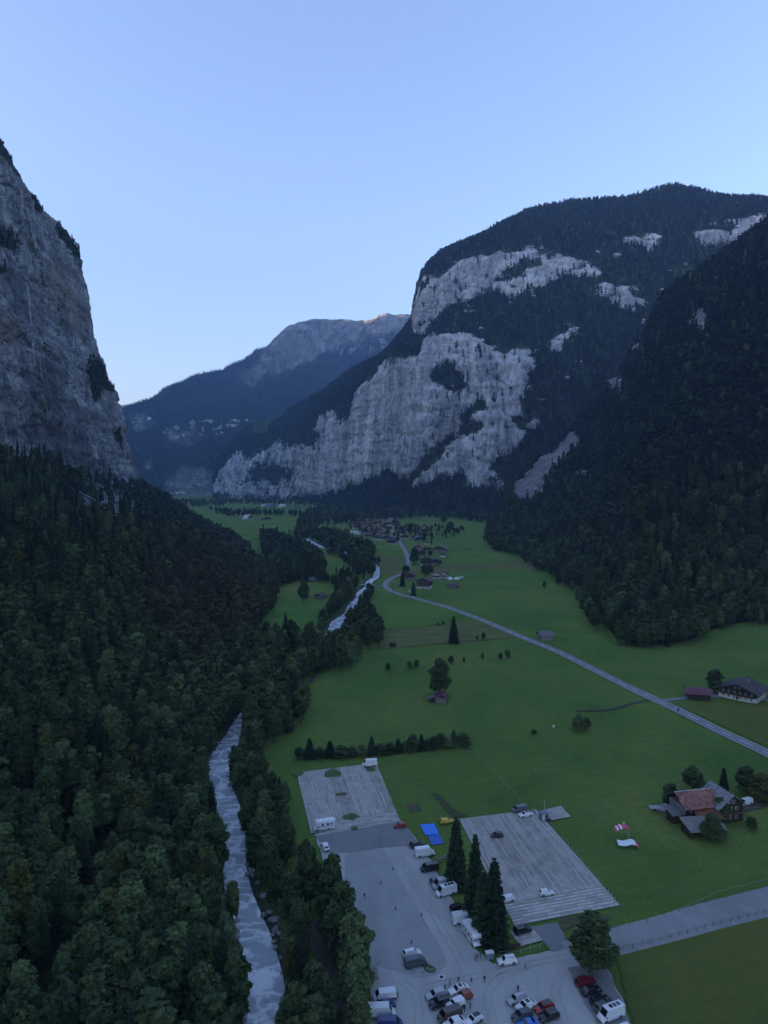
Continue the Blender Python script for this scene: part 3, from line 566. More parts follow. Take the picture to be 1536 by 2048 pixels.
def trunk_mb(seed, H, r, frac, limbs=5):
    g = random.Random(seed); mb = MB(); b = [(0, 0, -.6)]
    for i in range(1, 6): b.append((g.uniform(-.03, .03) * H * i / 5, g.uniform(-.03, .03) * H * i / 5, H * frac * i / 5))
    mb.tube(b, [r * 1.3, r, r * .85, r * .7, r * .5, r * .2], 7)
    for k in range(limbs):
        z = H * frac * (.35 + .5 * k / max(1, limbs)); a = k * 2.4; l = H * .22
        mb.tube([(0, 0, z), (math.cos(a) * l * .5, math.sin(a) * l * .5, z + l * .5), (math.cos(a) * l, math.sin(a) * l, z + l * .8)], [r * .4, r * .25, r * .08], 5)
    return mb
BROAD = [(qmesh('crown', crown_broad(10 + i, 17, [3.8, 4.5, 3.3, 4.1, 2.9][i], 4200, .6, 34, .07), M_LEAF), trunk_mb(i, 17, .26, .8).me('trunk', M_BARK)) for i in range(5)]
SPRUCE = [(qmesh('crown', crown_spruce(30 + i, 22, [3.9, 3.3, 4.3][i], 3800, .55), M_NEED), trunk_mb(i + 9, 22, .3, .97, 0).me('trunk', M_BARK)) for i in range(3)]
def single(name, crown, mt, H, r, frac):
    tb = trunk_mb(3, H, r, frac, 0); nq = len(crown) // 4; base = len(crown)
    V = list(map(tuple, crown)) + tb.v; Fc = [tuple(range(4 * i, 4 * i + 4)) for i in range(nq)] + [tuple(i + base for i in f) for f in tb.f]
    return mesh(name, V, Fc, [mt, M_BARK], False, [0] * nq + [1] * len(tb.f))
MID = [single('broadleaf', crown_broad(50 + i, 17, [4.0, 4.7, 3.5][i], 1000, 1.05), M_LEAF, 17, .26, .8) for i in range(3)] + \
      [single('spruce', crown_spruce(60 + i, 22, [3.7, 3.1][i], 900, 1.0), M_NEED, 22, .28, .95) for i in range(2)]
FARM = [single('broadleaf', crown_broad(70 + i, 17, 5.0, 130, 2.5, 8), M_LEAF, 17, .3, .7) for i in range(3)] + \
       [single('spruce', crown_spruce(80 + i, 22, 3.4, 110, 2.3), M_NEED, 22, .3, .9) for i in range(2)]

def surf_pts(S, spacing, maskf, seed):
    g = np.random.default_rng(seed); A, B, C_ = S[:-1, :-1], S[:-1, 1:], S[1:, :-1]
    ar = np.linalg.norm(np.cross(B - A, C_ - A), axis=2); nrm = np.cross(B - A, C_ - A); up = np.abs(nrm[..., 2]) / (ar + 1e-9)
    N_ = int(ar.sum() / spacing ** 2); idx = g.choice(ar.size, N_, p=(ar / ar.sum()).ravel()); i, j = np.divmod(idx, ar.shape[1]); u, v = g.random(N_), g.random(N_)
    p = A[i, j] + (B[i, j] - A[i, j]) * u[:, None] + (C_[i, j] - A[i, j]) * v[:, None]
    k = maskf(i, j, p, up[i, j], g); return p[k]
def seen(p, m=60):
    x, y = P(p[:, 0], p[:, 1], p[:, 2]); return (p[:, 1] > 60) & (x > -m) & (x < 1536 + m) & (y < 2048 + 420)
trees = []     # x, y, z, scale, proto, tint, region
def add(p, sc, proto, tint, region):
    for q, s_, pr_, ti in zip(p, sc, proto, tint): trees.append((q[0], q[1], q[2], s_, pr_, ti, region))
g = np.random.default_rng(5)
def mk(p, pc, region, smin=.75, smax=1.15, tint=None, g=g):
    n = len(p); con = g.random(n) < pc; proto = np.where(con, 3 + g.integers(0, 2, n), g.integers(0, 3, n))
    add(p, smin + (smax - smin) * g.random(n), proto, tint if tint is not None else np.zeros(n), region)
# left slope
vg = veg_left
p = surf_pts(SL2, 5.6, lambda i, j, p, up, g: (VL[i] > .9) & (tal_l[i, j] > .3) & (g.random(len(i)) < np.clip(1.0 - 1.1 * scree[i, j] - .66 * green[i, j], .07, 1) * np.where(p[:, 2] > 70, np.clip(.75 + .6 * wobL[i, j], .25, 1), 1)) & seen(p), 1)
x_, y_ = P(p[:, 0], p[:, 1], p[:, 2]); reflection_tint = np.clip(1 - ((x_ - 420) / 190) ** 2 - ((y_ - 1230) / 170) ** 2, 0, 1) * .9  # brown tint paints a window reflection onto these crowns
pc = np.clip(.2 + (p[:, 2] - 30) / 140, .18, .55)
hs = np.where(p[:, 2] > 75, .62, 1.0); mk(p, pc, 'slope', .5, 1.18, reflection_tint)
for k in range(len(trees)):
    if trees[k][2] > 70: t_ = list(trees[k]); t_[3] *= .72; trees[k] = tuple(t_)
# tufts on the left wall
p = surf_pts(SL2, 7, lambda i, j, p, up, g: (tal_l[i, j] < .3) & (vL_l[i, j] > .45) & seen(p), 2); mk(p, .7, 'slope', .3, .55)
# right mountain, spur, far mountain
p = surf_pts(SR2, 11.5, lambda i, j, p, up, g: (VR[i] > .85) & (VR[i] < 6.7) & ((g.random(len(i)) < (vegR[i, j] - .42) * 2.2) | ((g.random(len(i)) < .05) & ~((px_wall[i, j] > 640) & (px_wall[i, j] < 860)))) & (mR[i, j] < .4) & seen(p), 3); mk(p, .85, 'wall', .75, 1.2)
p = surf_pts(SS2, 8.6, lambda i, j, p, up, g: (i > 22) & (i < 230) & (vegS[i, j] > .5) & seen(p), 4); x_, y_ = P(p[:, 0], p[:, 1], p[:, 2])
mk(p, np.clip(.25 + p[:, 2] / 250, .2, .85), 'spur', .8, 1.2)
p = surf_pts(SF2, 20, lambda i, j, p, up, g: (i > 45) & (i < 250) & (mF[i, j] + .35 * fbm(p[:, 0] / 120, p[:, 1] / 120, p[:, 2] / 120, 3) < .42) & seen(p), 5); mk(p, .85, 'far', .8, 1.2)
# valley floor groups: pixel outline of where the trunks stand, spacing, conifer share, height factor
def scatter(poly, sp, pc, smin, smax, region, z=0, seed=0):
    g = np.random.default_rng(seed + 100); w = np.array([G(*q) for q in poly]); lo, hi = w.min(0), w.max(0); n = int((hi - lo).prod() / sp ** 2 * 2.2) + 3
    c = lo + (hi - lo) * g.random((n, 2)); c = c[inpoly(c[:, 0], c[:, 1], [tuple(a) for a in w])]; keep = []
    for q in c:
        if all((q[0] - a[0]) ** 2 + (q[1] - a[1]) ** 2 > (sp * .8) ** 2 for a in keep): keep.append(q)
    if not keep: return
    k = np.array(keep); k = k[rdist(k[:, 0], k[:, 1]) > 1.5] if region != 'x' else k
    mk(np.c_[k, np.full(len(k), z - .1)], pc, region, smin, smax, g=g)
FL = [
 ([(520, 1070), (575, 1085), (615, 1102), (645, 1128), (650, 1150), (600, 1160), (545, 1178), (530, 1120)], 8, .25, .8, 1.1),
 ([(478, 1480), (510, 1418), (555, 1375), (578, 1385), (548, 1428), (505, 1484)], 4.8, .1, .8, 1.05),
 ([(600, 1342), (650, 1308), (662, 1330), (640, 1350), (612, 1362), (598, 1358)], 4.7, .05, .7, .95),
 ([(330, 2450), (60, 2450), (130, 2048), (250, 1800), (320, 1650), (325, 1950)], 5.0, .12, .8, 1.15),
 ([(440, 2450), (380, 2450), (385, 2000), (375, 1850), (360, 1700), (345, 1600), (345, 1500), (370, 1420), (430, 1350), (500, 1300), (545, 1290), (600, 1290), (560, 1345), (500, 1440), (440, 1500), (400, 1600), (415, 1720), (425, 1850), (430, 2000)], 4.7, .12, .75, 1.1),
 ([(390, 2450), (300, 2450), (320, 1950), (310, 1750), (320, 1600), (345, 1500), (360, 1620), (375, 1800), (390, 2000)], 4.7, .12, .75, 1.1),
 ([(575, 2400), (555, 2048), (530, 1900), (512, 1800), (496, 1720), (520, 1720), (560, 1800), (600, 1870), (620, 1950), (640, 2050), (660, 2400)], 4.7, .15, .6, .95),
 ([(600, 1790), (640, 1770), (672, 1800), (700, 1850), (718, 1905), (722, 1980), (720, 2060), (715, 2400), (705, 2400), (690, 2048), (668, 1960), (645, 1890)], 4.7, .05, .75, 1.0),
 ([(496, 1720), (475, 1640), (466, 1580), (476, 1530), (498, 1480), (520, 1490), (512, 1560), (540, 1630), (565, 1700), (590, 1770), (560, 1790), (520, 1730)], 4.7, .2, .6, .95),
 ([(545, 1570), (570, 1620), (585, 1680), (600, 1720), (590, 1740), (565, 1700), (540, 1640)], 6, .3, .35, .6),
 ([(500, 1475), (540, 1410), (570, 1380), (600, 1350), (612, 1352), (600, 1380), (615, 1420), (612, 1455), (575, 1475), (540, 1490), (530, 1500)], 6, .15, .75, 1.05),
 ([(565, 1345), (600, 1305), (640, 1262), (665, 1225), (690, 1190), (705, 1195), (685, 1222), (655, 1262), (630, 1290), (600, 1330)], 6, .1, .6, .9),
 ([(650, 1305), (690, 1300), (715, 1320), (712, 1345), (680, 1350), (655, 1340)], 6, .05, .8, 1.05),
 ([(690, 1262), (720, 1240), (735, 1235), (757, 1270), (758, 1300), (720, 1300), (700, 1285)], 6.5, .1, .75, 1.0),
 ([(712, 1225), (735, 1190), (742, 1180), (748, 1186), (738, 1215), (728, 1232)], 6, .1, .45, .7),
 ([(655, 1235), (680, 1195), (715, 1172), (712, 1185), (690, 1210), (668, 1240)], 6, .1, .6, .85),
 ([(735, 1155), (748, 1128), (758, 1130), (765, 1142), (752, 1156)], 7, .1, .6, .9),
 ([(690, 1128), (720, 1122), (745, 1130), (745, 1150), (730, 1150), (705, 1140)], 8, .1, .7, 1.0),
 ([(640, 1080), (690, 1085), (740, 1100), (752, 1125), (700, 1122), (665, 1112), (645, 1098)], 10, .1, .9, 1.25),
 ([(620, 1075), (650, 1068), (700, 1078), (690, 1092), (640, 1086)], 11, .1, .8, 1.1),
 ([(590, 1080), (598, 1050), (605, 1036), (625, 1036), (640, 1050), (622, 1080), (605, 1088)], 12, .2, .9, 1.2),
 ([(560, 1345), (500, 1440), (470, 1470), (440, 1500), (420, 1560), (405, 1620), (395, 1620), (400, 1500), (440, 1400), (520, 1320)], 4.7, .15, .65, 1.0),
 ([(448, 1700), (462, 1800), (470, 1900), (480, 2000), (490, 2450), (420, 2450), (415, 2000), (420, 1850), (410, 1700), (400, 1620), (415, 1620)], 4.7, .1, .6, .95),
 ([(640, 1130), (650, 1150), (640, 1165), (600, 1165), (545, 1180), (560, 1140)], 8, .3, .8, 1.1),
 ([(660, 1165), (700, 1150), (725, 1148), (728, 1160), (700, 1172), (670, 1190)], 8, .2, .55, .8),
 ([(420, 1022), (470, 1026), (530, 1027), (610, 1030), (640, 1024), (640, 1030), (600, 1034), (520, 1032), (450, 1034)], 17, .3, .8, 1.1),
 ([(640, 1032), (700, 1030), (760, 1036), (720, 1048), (640, 1052), (605, 1050), (620, 1036)], 16, .25, .9, 1.2),
 ([(700, 1030), (780, 1032), (860, 1033), (980, 1040), (980, 1048), (900, 1038), (850, 1036), (770, 1042)], 15, .2, .9, 1.3),
 ([(430, 1003), (520, 1004), (600, 1006), (640, 1004), (760, 1008), (770, 1015), (650, 1012), (560, 1010), (440, 1008)], 26, .3, .8, 1.2),
 ([(640, 1016), (780, 1020), (900, 1028), (985, 1036), (985, 1042), (880, 1032), (760, 1028), (620, 1024)], 19, .3, .9, 1.3),
 ([(340, 1004), (420, 1004), (450, 1012), (400, 1016), (350, 1012)], 30, .4, .9, 1.2),
 ([(700, 1052), (765, 1046), (800, 1052), (850, 1066), (800, 1078), (740, 1072), (700, 1062)], 24, .15, .5, .75),
 ([(815, 1055), (870, 1056), (930, 1062), (920, 1072), (850, 1084), (820, 1075)], 22, .25, .5, .8),
 ([(1170, 1165), (1190, 1205), (1240, 1225), (1250, 1285), (1310, 1290), (1400, 1275), (1440, 1245), (1380, 1200), (1250, 1170)], 8.5, .1, .9, 1.2),
 ([(1075, 1128), (1120, 1150), (1170, 1165), (1200, 1190), (1170, 1190), (1130, 1175), (1085, 1145), (1055, 1128)], 9.5, .1, .9, 1.2),
 ([(975, 1062), (1000, 1088), (1010, 1105), (990, 1106), (975, 1085)], 9, .2, .9, 1.2),
]
for i, (poly, sp_, pc_, a_, b_) in enumerate(FL): scatter(poly, sp_, pc_, a_, b_, 'floor', seed=i)
for k in range(260):     # scattered trees spilling from the foot of the spur onto the meadow
    q = g.integers(0, len(toe) - 1); u = g.random(); a_, b_ = np.array(G(*toe[q])), np.array(G(*toe[q + 1])); c_ = a_ * (1 - u) + b_ * u
    if float(fbm(np.array([c_[0] / 22]), np.array([c_[1] / 22]), np.array([0.]), 2)[0]) > -.12: mk(np.array([[c_[0] - 3 - g.random() * 13, c_[1] - g.random() * 12, -.1]]), .08, 'floor', .6, 1.0)
# the largest in the picture become individuals, the rest stuff
tr = np.array([t_[:6] for t_ in trees]); reg = [t_[6] for t_ in trees]
Ht = np.where(tr[:, 4] >= 3, 22, 17) * tr[:, 3]; X_, Y_ = P(tr[:, 0], tr[:, 1], tr[:, 2] + Ht * .6)
vis = (X_ > 0) & (X_ < 1536) & (Y_ < 2040) & (tr[:, 1] > 60)
size = np.where(vis, Ht / np.maximum(tr[:, 1], 1), 0)
isb = tr[:, 4] < 3
top = set(np.argsort(-(size * isb))[:285].tolist()) | set(np.argsort(-(size * ~isb))[:90].tolist())
def tree(kind, v, x, y, z, s, label, group, tint=0.0, rz=None, sxy=1.0):
    src = BROAD if kind == 'broadleaf_tree' else SPRUCE
    e = empty(kind, label, 'tree', (x, y, z), random.uniform(0, 6.28) if rz is None else rz, group); e.scale = (s * sxy, s * sxy, s)
    for nm, me in zip(('crown', 'trunk'), src[v % len(src)]):
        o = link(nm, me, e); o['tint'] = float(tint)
    return e
for i in sorted(top):
    x, y, z, s, pr_, ti = tr[i]; b_ = pr_ < 3; q = int(X_[i])
    if x < rpts[np.abs(rpts[:, 1] - y).argmin(), 0]:
        lab = 'dark broadleaf tree in the dense wood on the left side of the river' if b_ else 'dark narrow spruce standing among broadleaf trees left of the river'; grp = 'trees of the wood left of the river'
    else:
        lab = 'dark broadleaf tree in the belt between the river and the car park' if b_ else 'dark spruce in the tree belt between the river and the car park'; grp = 'trees of the belt between river and car park'
    if y <= 330:
        rx = rpts[np.abs(rpts[:, 1] - y).argmin(), 0]; zone = ('hanging over the left river bank' if rx - x < 22 and x < rx else 'in the bottom left corner' if Y_[i] > 1750 and q < 230 else 'low in the picture' if Y_[i] > 1750 else 'beside the stony right bank' if x > rx and x - rx < 14 else 'along the edge of the car park' if x > rx else 'half way up the picture')
        lab = ('dark broadleaf tree ' if b_ else 'dark spruce ') + zone + (' in the wood left of the river' if x < rx and 'bank' not in zone else ''); grp += ', ' + zone
    if y > 330: lab = ('dark broadleaf tree' if b_ else 'dark spruce') + (' farther up the wooded slope left of the river' if x < rpts[np.abs(rpts[:, 1] - y).argmin(), 0] else ' between the river and the meadows'); grp += ', farther off'
    tree('broadleaf_tree' if b_ else 'spruce_tree', i, x, y, z, s, lab, grp, ti)
proto_objs = {}
def forest(name, idx, lod, label, cat='forest'):
    idx = np.array(idx);
    if len(idx) == 0: return
    meshes = MID if lod == 'mid' else FARM
    me = bpy.data.meshes.new(name); me.vertices.add(len(idx)); me.vertices.foreach_set('co', tr[idx, :3].astype(np.float32).ravel()); me.update()
    def at(n_, ty, arr, field_='value'):
        a = me.attributes.new(n_, ty, 'POINT'); a.data.foreach_set(field_, arr)
    at('rot', 'FLOAT', (np.random.default_rng(3).random(len(idx)) * 6.28).astype(np.float32)); at('size', 'FLOAT', tr[idx, 3].astype(np.float32))
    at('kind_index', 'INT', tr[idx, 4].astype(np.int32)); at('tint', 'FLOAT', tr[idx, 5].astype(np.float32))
    o = link(name, me); setp(o, label, cat, None, 'stuff')
    ng = bpy.data.node_groups.new(name, 'GeometryNodeTree'); ng.interface.new_socket('Geometry', in_out='INPUT', socket_type='NodeSocketGeometry'); ng.interface.new_socket('Geometry', in_out='OUTPUT', socket_type='NodeSocketGeometry')
    A = lambda ty, **k: N(ng, ty, **k); gi = A('NodeGroupInput'); go = A('NodeGroupOutput'); ip = A('GeometryNodeInstanceOnPoints'); jn = A('GeometryNodeGeometryToInstance'); K = ng.links
    last = None; join = A('GeometryNodeJoinGeometry')
    for k in reversed(range(5)):
        oi = A('GeometryNodeObjectInfo'); oi.inputs['Object'].default_value = proto(lod, k); gt = A('GeometryNodeGeometryToInstance')
        K.new(oi.outputs['Geometry'], gt.inputs[0]); K.new(gt.outputs[0], join.inputs[0])
    def na(n_, dt): a = A('GeometryNodeInputNamedAttribute', data_type=dt); a.inputs[0].default_value = n_; return a.outputs[0]
    cx = A('ShaderNodeCombineXYZ'); K.new(na('rot', 'FLOAT'), cx.inputs[2]); K.new(gi.outputs[0], ip.inputs['Points']); K.new(join.outputs[0], ip.inputs['Instance'])
    ip.inputs['Pick Instance'].default_value = True; K.new(na('kind_index', 'INT'), ip.inputs['Instance Index']); K.new(cx.outputs[0], ip.inputs['Rotation']); K.new(na('size', 'FLOAT'), ip.inputs['Scale'])
    K.new(ip.outputs[0], go.inputs[0]); md = o.modifiers.new('trees', 'NODES'); md.node_group = ng; return o
used = set()
def proto(lod, k):           # one real tree of the wood serves as the pattern of its kind
    if (lod, k) in proto_objs: return proto_objs[lod, k]
    cand = [i for i in rest if tr[i, 4] == k and i not in used and ((tr[i, 1] > 420) == (lod == 'far')) and reg[i] in ('slope', 'spur')]
    i = cand[int(len(cand) * (.13 + .17 * k))]; used.add(i)
    w = ['at the lower edge', 'in the middle', 'near the top', 'beside the gap', 'high up'][k]
    o = link('broadleaf_tree' if k < 3 else 'spruce_tree', (MID if lod == 'mid' else FARM)[k], None, tuple(tr[i, :3])); o.scale = (tr[i, 3],) * 3
    setp(o, 'dark %s tree in the thick of the %s wooded slope' % ('broadleaf' if k < 3 else 'spruce', 'nearer' if lod == 'mid' else 'farther'), 'tree', 'trees of the wooded slopes'); proto_objs[lod, k] = o; return o
rest = [i for i in range(len(tr)) if i not in top]
for lod in ('mid', 'far'):
    for k in range(5): proto(lod, k)
rest = [i for i in rest if i not in used]
nearf = lambda i: tr[i, 1] < 800 and reg[i] != 'wall'
forest('forest', [i for i in rest if reg[i] == 'slope' and nearf(i)], 'mid', 'dense dark mixed forest covering the near slope left of the river')
forest('forest', [i for i in rest if reg[i] == 'slope' and not nearf(i)], 'far', 'forest thinning out below the grey rock wall on the left')
forest('grove', [i for i in rest if reg[i] == 'floor' and nearf(i)], 'mid', 'dark groves of broadleaf trees along the river and meadows')
forest('grove', [i for i in rest if reg[i] == 'floor' and not nearf(i)], 'far', 'belts of trees around the village and far down the valley')
forest('forest', [i for i in rest if reg[i] == 'spur' and nearf(i)], 'mid', 'leafy edge of the dark forest above the right meadow')
forest('forest', [i for i in rest if reg[i] == 'spur' and not nearf(i)], 'far', 'dark conifer forest on the steep slope at the right')
forest('forest', [i for i in rest if reg[i] == 'wall'], 'far', 'conifer forest on the ledges and summit above the pale rock wall')
forest('forest', [i for i in rest if reg[i] == 'far'], 'far', 'hazy blue forest on the far mountain behind the village')
print('trees', len(tr), 'individual', len(top))
# ------------------------------------------------------------ single trees, hedges, bushes
def tree_at(kind, px, py, h, w, label, group=None, tint=0, v=None):
    x, y = G(px, py); base = 17.0 if kind == 'broadleaf_tree' else 22.0; br = {0: 3.8, 1: 4.5, 2: 3.3, 3: 4.1, 4: 2.9} if base == 17 else {0: 3.9, 1: 3.3, 2: 4.3}
    v = random.randrange(len(br)) if v is None else v; s = h / base; e = tree(kind, v, x, y, 0, s, label, group, tint)
    k = (w / 2) / (br[v] * s * 1.12); e.scale = (s * k, s * k, s); return e
ET = 'fir trees beside the planked car park'
tree_at('spruce_tree', 912, 1772, 19.2, 9.5, 'tall dark spruce at the far end of the row beside the car park lane', ET, v=0)
tree_at('spruce_tree', 950, 1838, 21.8, 9.2, 'tallest middle spruce of the row between parked vans and the planked lot', ET, v=2)
tree_at('spruce_tree', 988, 1888, 21.0, 10.5, 'near spruce of the row, above the small white car by the verge', ET, v=0)
tree_at('spruce_tree', 967, 1873, 16.0, 9, 'shorter spruce squeezed between the two nearest firs of the row', ET, v=1)
tree_at('broadleaf_tree', 1185, 1940, 13.0, 12.0, 'single round leafy tree beside the lane above the row of dark cars', v=1)
tree_at('broadleaf_tree', 880, 1393, 19.0, 13.5, 'big tall broadleaf tree standing over the small red roofed barn', v=1)
tree_at('spruce_tree', 907, 1286, 18.5, 11.5, 'single dark spruce in the middle of the yellowish mown field', v=0)
tree_at('broadleaf_tree', 1429, 1384, 11.5, 10, 'greyish leafy tree between the red barn and the big dark chalet', v=2)
tree_at('broadleaf_tree', 1387, 1584, 9, 8.5, 'dark leafy tree behind the old farmhouse roof', v=0)
tree_at('spruce_tree', 1447, 1580, 8, 5, 'small narrow spruce behind the right gable of the farmhouse', v=1)
tree_at('broadleaf_tree', 1492, 1588, 9.5, 9.5, 'leafy orchard tree behind the white van at the farm', v=3)
tree_at('broadleaf_tree', 1524, 1600, 9, 11, 'wide orchard tree at the right edge beside the farm track', v=1)
tree_at('broadleaf_tree', 1341, 1612, 7.5, 6.5, 'dark bushy tree at the left end of the farmhouse', v=2)
tree_at('broadleaf_tree', 1441, 1642, 7.5, 7, 'tree standing close in front of the farmhouse gable', v=3)
tree_at('broadleaf_tree', 1424, 1680, 8.2, 8.5, 'round tree growing in front of the grey lean-to roof of the farm', v=1)
tree_at('broadleaf_tree', 1503, 1660, 4.2, 3.8, 'little sapling on the grass right of the farm', v=4)
tree_at('broadleaf_tree', 608, 1206, 20, 12, 'tall oval tree beside the small dark chalet on the left meadow', v=3)
tree_at('broadleaf_tree', 888, 1046, 24, 21, 'round solitary tree far out on the meadow right of the village', v=1)
tree_at('broadleaf_tree', 901, 1063, 20, 20, 'low round tree beside the small shed on the far meadow', v=3)
tree_at('broadleaf_tree', 1089, 1177, 8, 5, 'tiny lone tree on the open meadow near the right forest', v=2)
for px, py, h, w, k, l in [(829, 1128, 20, 16, 0, 'dark tree beside the road bend by the large gabled chalet'), (805, 1172, 15, 9, 1, 'dark fir in front of the red roofed chalet at the road bend'), (827, 1191, 13, 9, 1, 'fir left of the three storey chalet'),
        (812, 1156, 14, 12, 0, 'round tree tight against the left side of the red roofed chalet'), (850, 1152, 13, 12, 0, 'tree between the red roofed chalet and the white walled house'), (859, 1148, 11, 12, 0, 'tree just left of the white walled house'), (848, 1145, 15, 6, 1, 'slim fir behind the three storey chalet'),
        (698, 1153, 15, 7, 1, 'small dark fir beside the cottage path'), (860, 1112, 8, 8, 0, 'bushy tree below the cluster of barns'), (795, 1084, 10, 9, 0, 'small tree beside the upper road'), (803, 1066, 14, 13, 0, 'garden tree at the village road junction'),
        (820, 1068, 14, 12, 0, 'garden tree behind the village junction'), (822, 1058, 14, 10, 0, 'tree in the gardens at the top of the village'), (878, 1130, 7, 9, 0, 'bush at the right end of the large gabled chalet'), (648, 1163, 12, 10, 0, 'leafy tree by the lower left barn'), (655, 1165, 9, 9, 0, 'bush left of the reddish roofed cottage'), (863, 1088, 16, 5, 1, 'slim fir on the meadow by the small hut')]:
    tree_at('broadleaf_tree' if k == 0 else 'spruce_tree', px, py, h, w, l, 'trees round the village houses')
for n_, (px, py, h, w) in enumerate([(776, 1342, 4.6, 3.6), (819, 1338, 4.8, 3.8), (833, 1335, 4.6, 3.6), (902, 1328, 5, 4.2), (928, 1325, 3.4, 2), (965, 1320, 4.4, 2), (1001, 1319, 4.2, 3), (1015, 1316, 5.6, 4.6), (954, 1280, 3.0, 2.2), (967, 1279, 4.8, 3.6), (782, 1295, 3.2, 3.2), (789, 1294, 2.8, 3), (875, 1251, 2.4, 2.4), (887, 1249, 2.8, 2.4)]):
    tree_at('broadleaf_tree', px, py, h, w, 'small tree on one of the fence lines across the green meadow', 'small trees along the meadow fence lines', v=4)
for px, py, h, w, l in [(1157, 1461, 7.2, 6.5, 'dark rounded bush at the end of the short fence in the meadow'), (1173, 1458, 5, 5, 'smaller bush just right of the dark bush on the short fence'), (1068, 1468, 2, 3, 'low shrub at the left end of the short meadow fence')]:
    setp(tree_at('bush', px, py, h, w, l, v=3) if False else tree_at('broadleaf_tree', px, py, h, w, l, v=3), None, 'bush')
HG = 'bushes of the hedgerow behind the left plank lot'
for px, py, h, w, k in [(598, 1517, 4.5, 5, 0), (619, 1516, 8, 7, 1), (640, 1516, 4, 6, 0), (660, 1513, 6.5, 7, 1), (683, 1514, 4.4, 8, 0), (703, 1512, 3.6, 6, 0), (722, 1510, 4.2, 6, 0), (743, 1509, 7.6, 6, 1), (762, 1508, 4, 7, 0), (780, 1506, 4, 6, 0), (796, 1504, 5.6, 5.5, 1), (812, 1503, 3.8, 6, 0), (826, 1502, 6.6, 6.5, 0), (843, 1500, 6.6, 5.5, 1), (858, 1499, 4.2, 6, 0), (868, 1498, 5.2, 5.5, 0), (882, 1496, 6, 6, 0), (898, 1495, 3.8, 6, 0), (908, 1496, 7.4, 3.4, 0), (927, 1494, 5.8, 7.5, 0)]:
    e = tree_at('broadleaf_tree' if k == 0 else 'spruce_tree', px, py, h, w, 'dark bushy shrub in the hedgerow' if k == 0 else 'pointed young fir in the hedgerow', HG, v=(3 if k == 0 else 0)); e['category'] = 'shrub' if k == 0 else 'tree'
# ------------------------------------------------------------ planked lots
M_PLA = mat('plank_grey', (.42, .385, .34), .9, .22, .35, coord='Position', stretch=(1, 1, 1))
M_PLB = mat('plank_pale', (.55, .52, .475), .85, .22, .6, coord='Position')
M_PLC = mat('lot_base', (.335, .305, .265), .95, .3, .25, coord='Position')
M_MOSS = mat('moss_patch', (.09, .12, .045), .95, .3, .8, coord='Position')
def lot(name, label, c, n_strip, band, cross, seed, dash=1.0, z=.06, wid=.5):
    g = random.Random(seed); A_, B_, C_, D_ = [Vector((*G(*q), 0)) for q in c]      # far-left, far-right, near-right, near-left
    e = empty(name, label, 'wooden decking', ((A_ + C_) / 2).to_tuple()[:2] + (0,)); o0 = e.location.copy()
    P2 = lambda u, v: (A_ * (1 - u) + B_ * u) * (1 - v) + (D_ * (1 - u) + C_ * u) * v - o0
    mb = MB(); n = 24
    for i in range(n):
        for j in range(n):
            q = [P2(a / n, b_ / n) for a, b_ in ((i, j + 1), (i + 1, j + 1), (i + 1, j), (i, j))]; mb.add([(p.x, p.y, z) for p in q], [(0, 1, 2, 3)])
    mb.build('deck_base', M_PLC, e)
    st = {0: MB(), 1: MB()}
    def strip(u0, u1, v0, v1, k, h=.05):
        q = [P2(u0, v0), P2(u1, v0), P2(u1, v1), P2(u0, v1)]; st[k].hexa([(p.x, p.y, z + .01) for p in q] + [(p.x, p.y, z + h) for p in q])
    for i in range(n_strip):
        u = (i + .5) / n_strip; hw = wid / n_strip / 2; v = 0.0 + g.uniform(0, .015)
        while v < band - .01:
            v1 = min(band - .004, v + g.uniform(.12, .3)); hh = cross(u, (v + v1) / 2)
            if g.random() < dash * hh: strip(u - hw * g.uniform(.6, 1.15), u + hw * g.uniform(.6, 1.15), v, v1, 1 if g.random() < .35 + .5 * (hh > .9) else 0)
            v = v1 + .003
    nb = 7
    for i in range(nb):
        v = band + (1 - band) * (i + .5) / nb; hv = (1 - band) / nb * .3; u = 0
        while u < 1:
            u1 = min(1, u + g.uniform(.06, .2)); strip(u, u1 - .003, v - hv, v + hv, 1 if g.random() < .6 else 0); u = u1
    for k, mt in ((0, M_PLA), (1, M_PLB)):
        setp(st[k].build('plank', mt, e), None, None, None, 'stuff')
    return e, P2
eA, PA = lot('plank_lot', 'smaller pale striped plank parking surface behind the camper van', [(593, 1545), (752, 1526), (800, 1640), (622, 1667)], 38, .88, lambda u, v: .25 if (.36 < u < .56 and (v < .25 or .45 < v < .52 or v > .8)) else (.55 if u > .86 or .36 < u < .56 else 1), 1)
eB, PB = lot('plank_lot', 'large brownish plank parking surface right of the spruces', [(918, 1638), (1072, 1619), (1240, 1811), (1030, 1852)], 46, .84, lambda u, v: .97 if v > .7 or u < .22 or u > .84 else (.45 if (.22 < u < .62 and .2 < v < .7) else .8), 2)
lot('plank_lot', 'small square of planks laid on the grass right of the grey kiosk', [(1086, 1620), (1122, 1612), (1142, 1634), (1102, 1641)], 11, .97, lambda u, v: 1, 3)
lot('plank_lot', 'short plank bay under the dark car beside the ramp', [(1020, 1862), (1062, 1854), (1086, 1881), (1040, 1893)], 2, .05, lambda u, v: 1, 4)
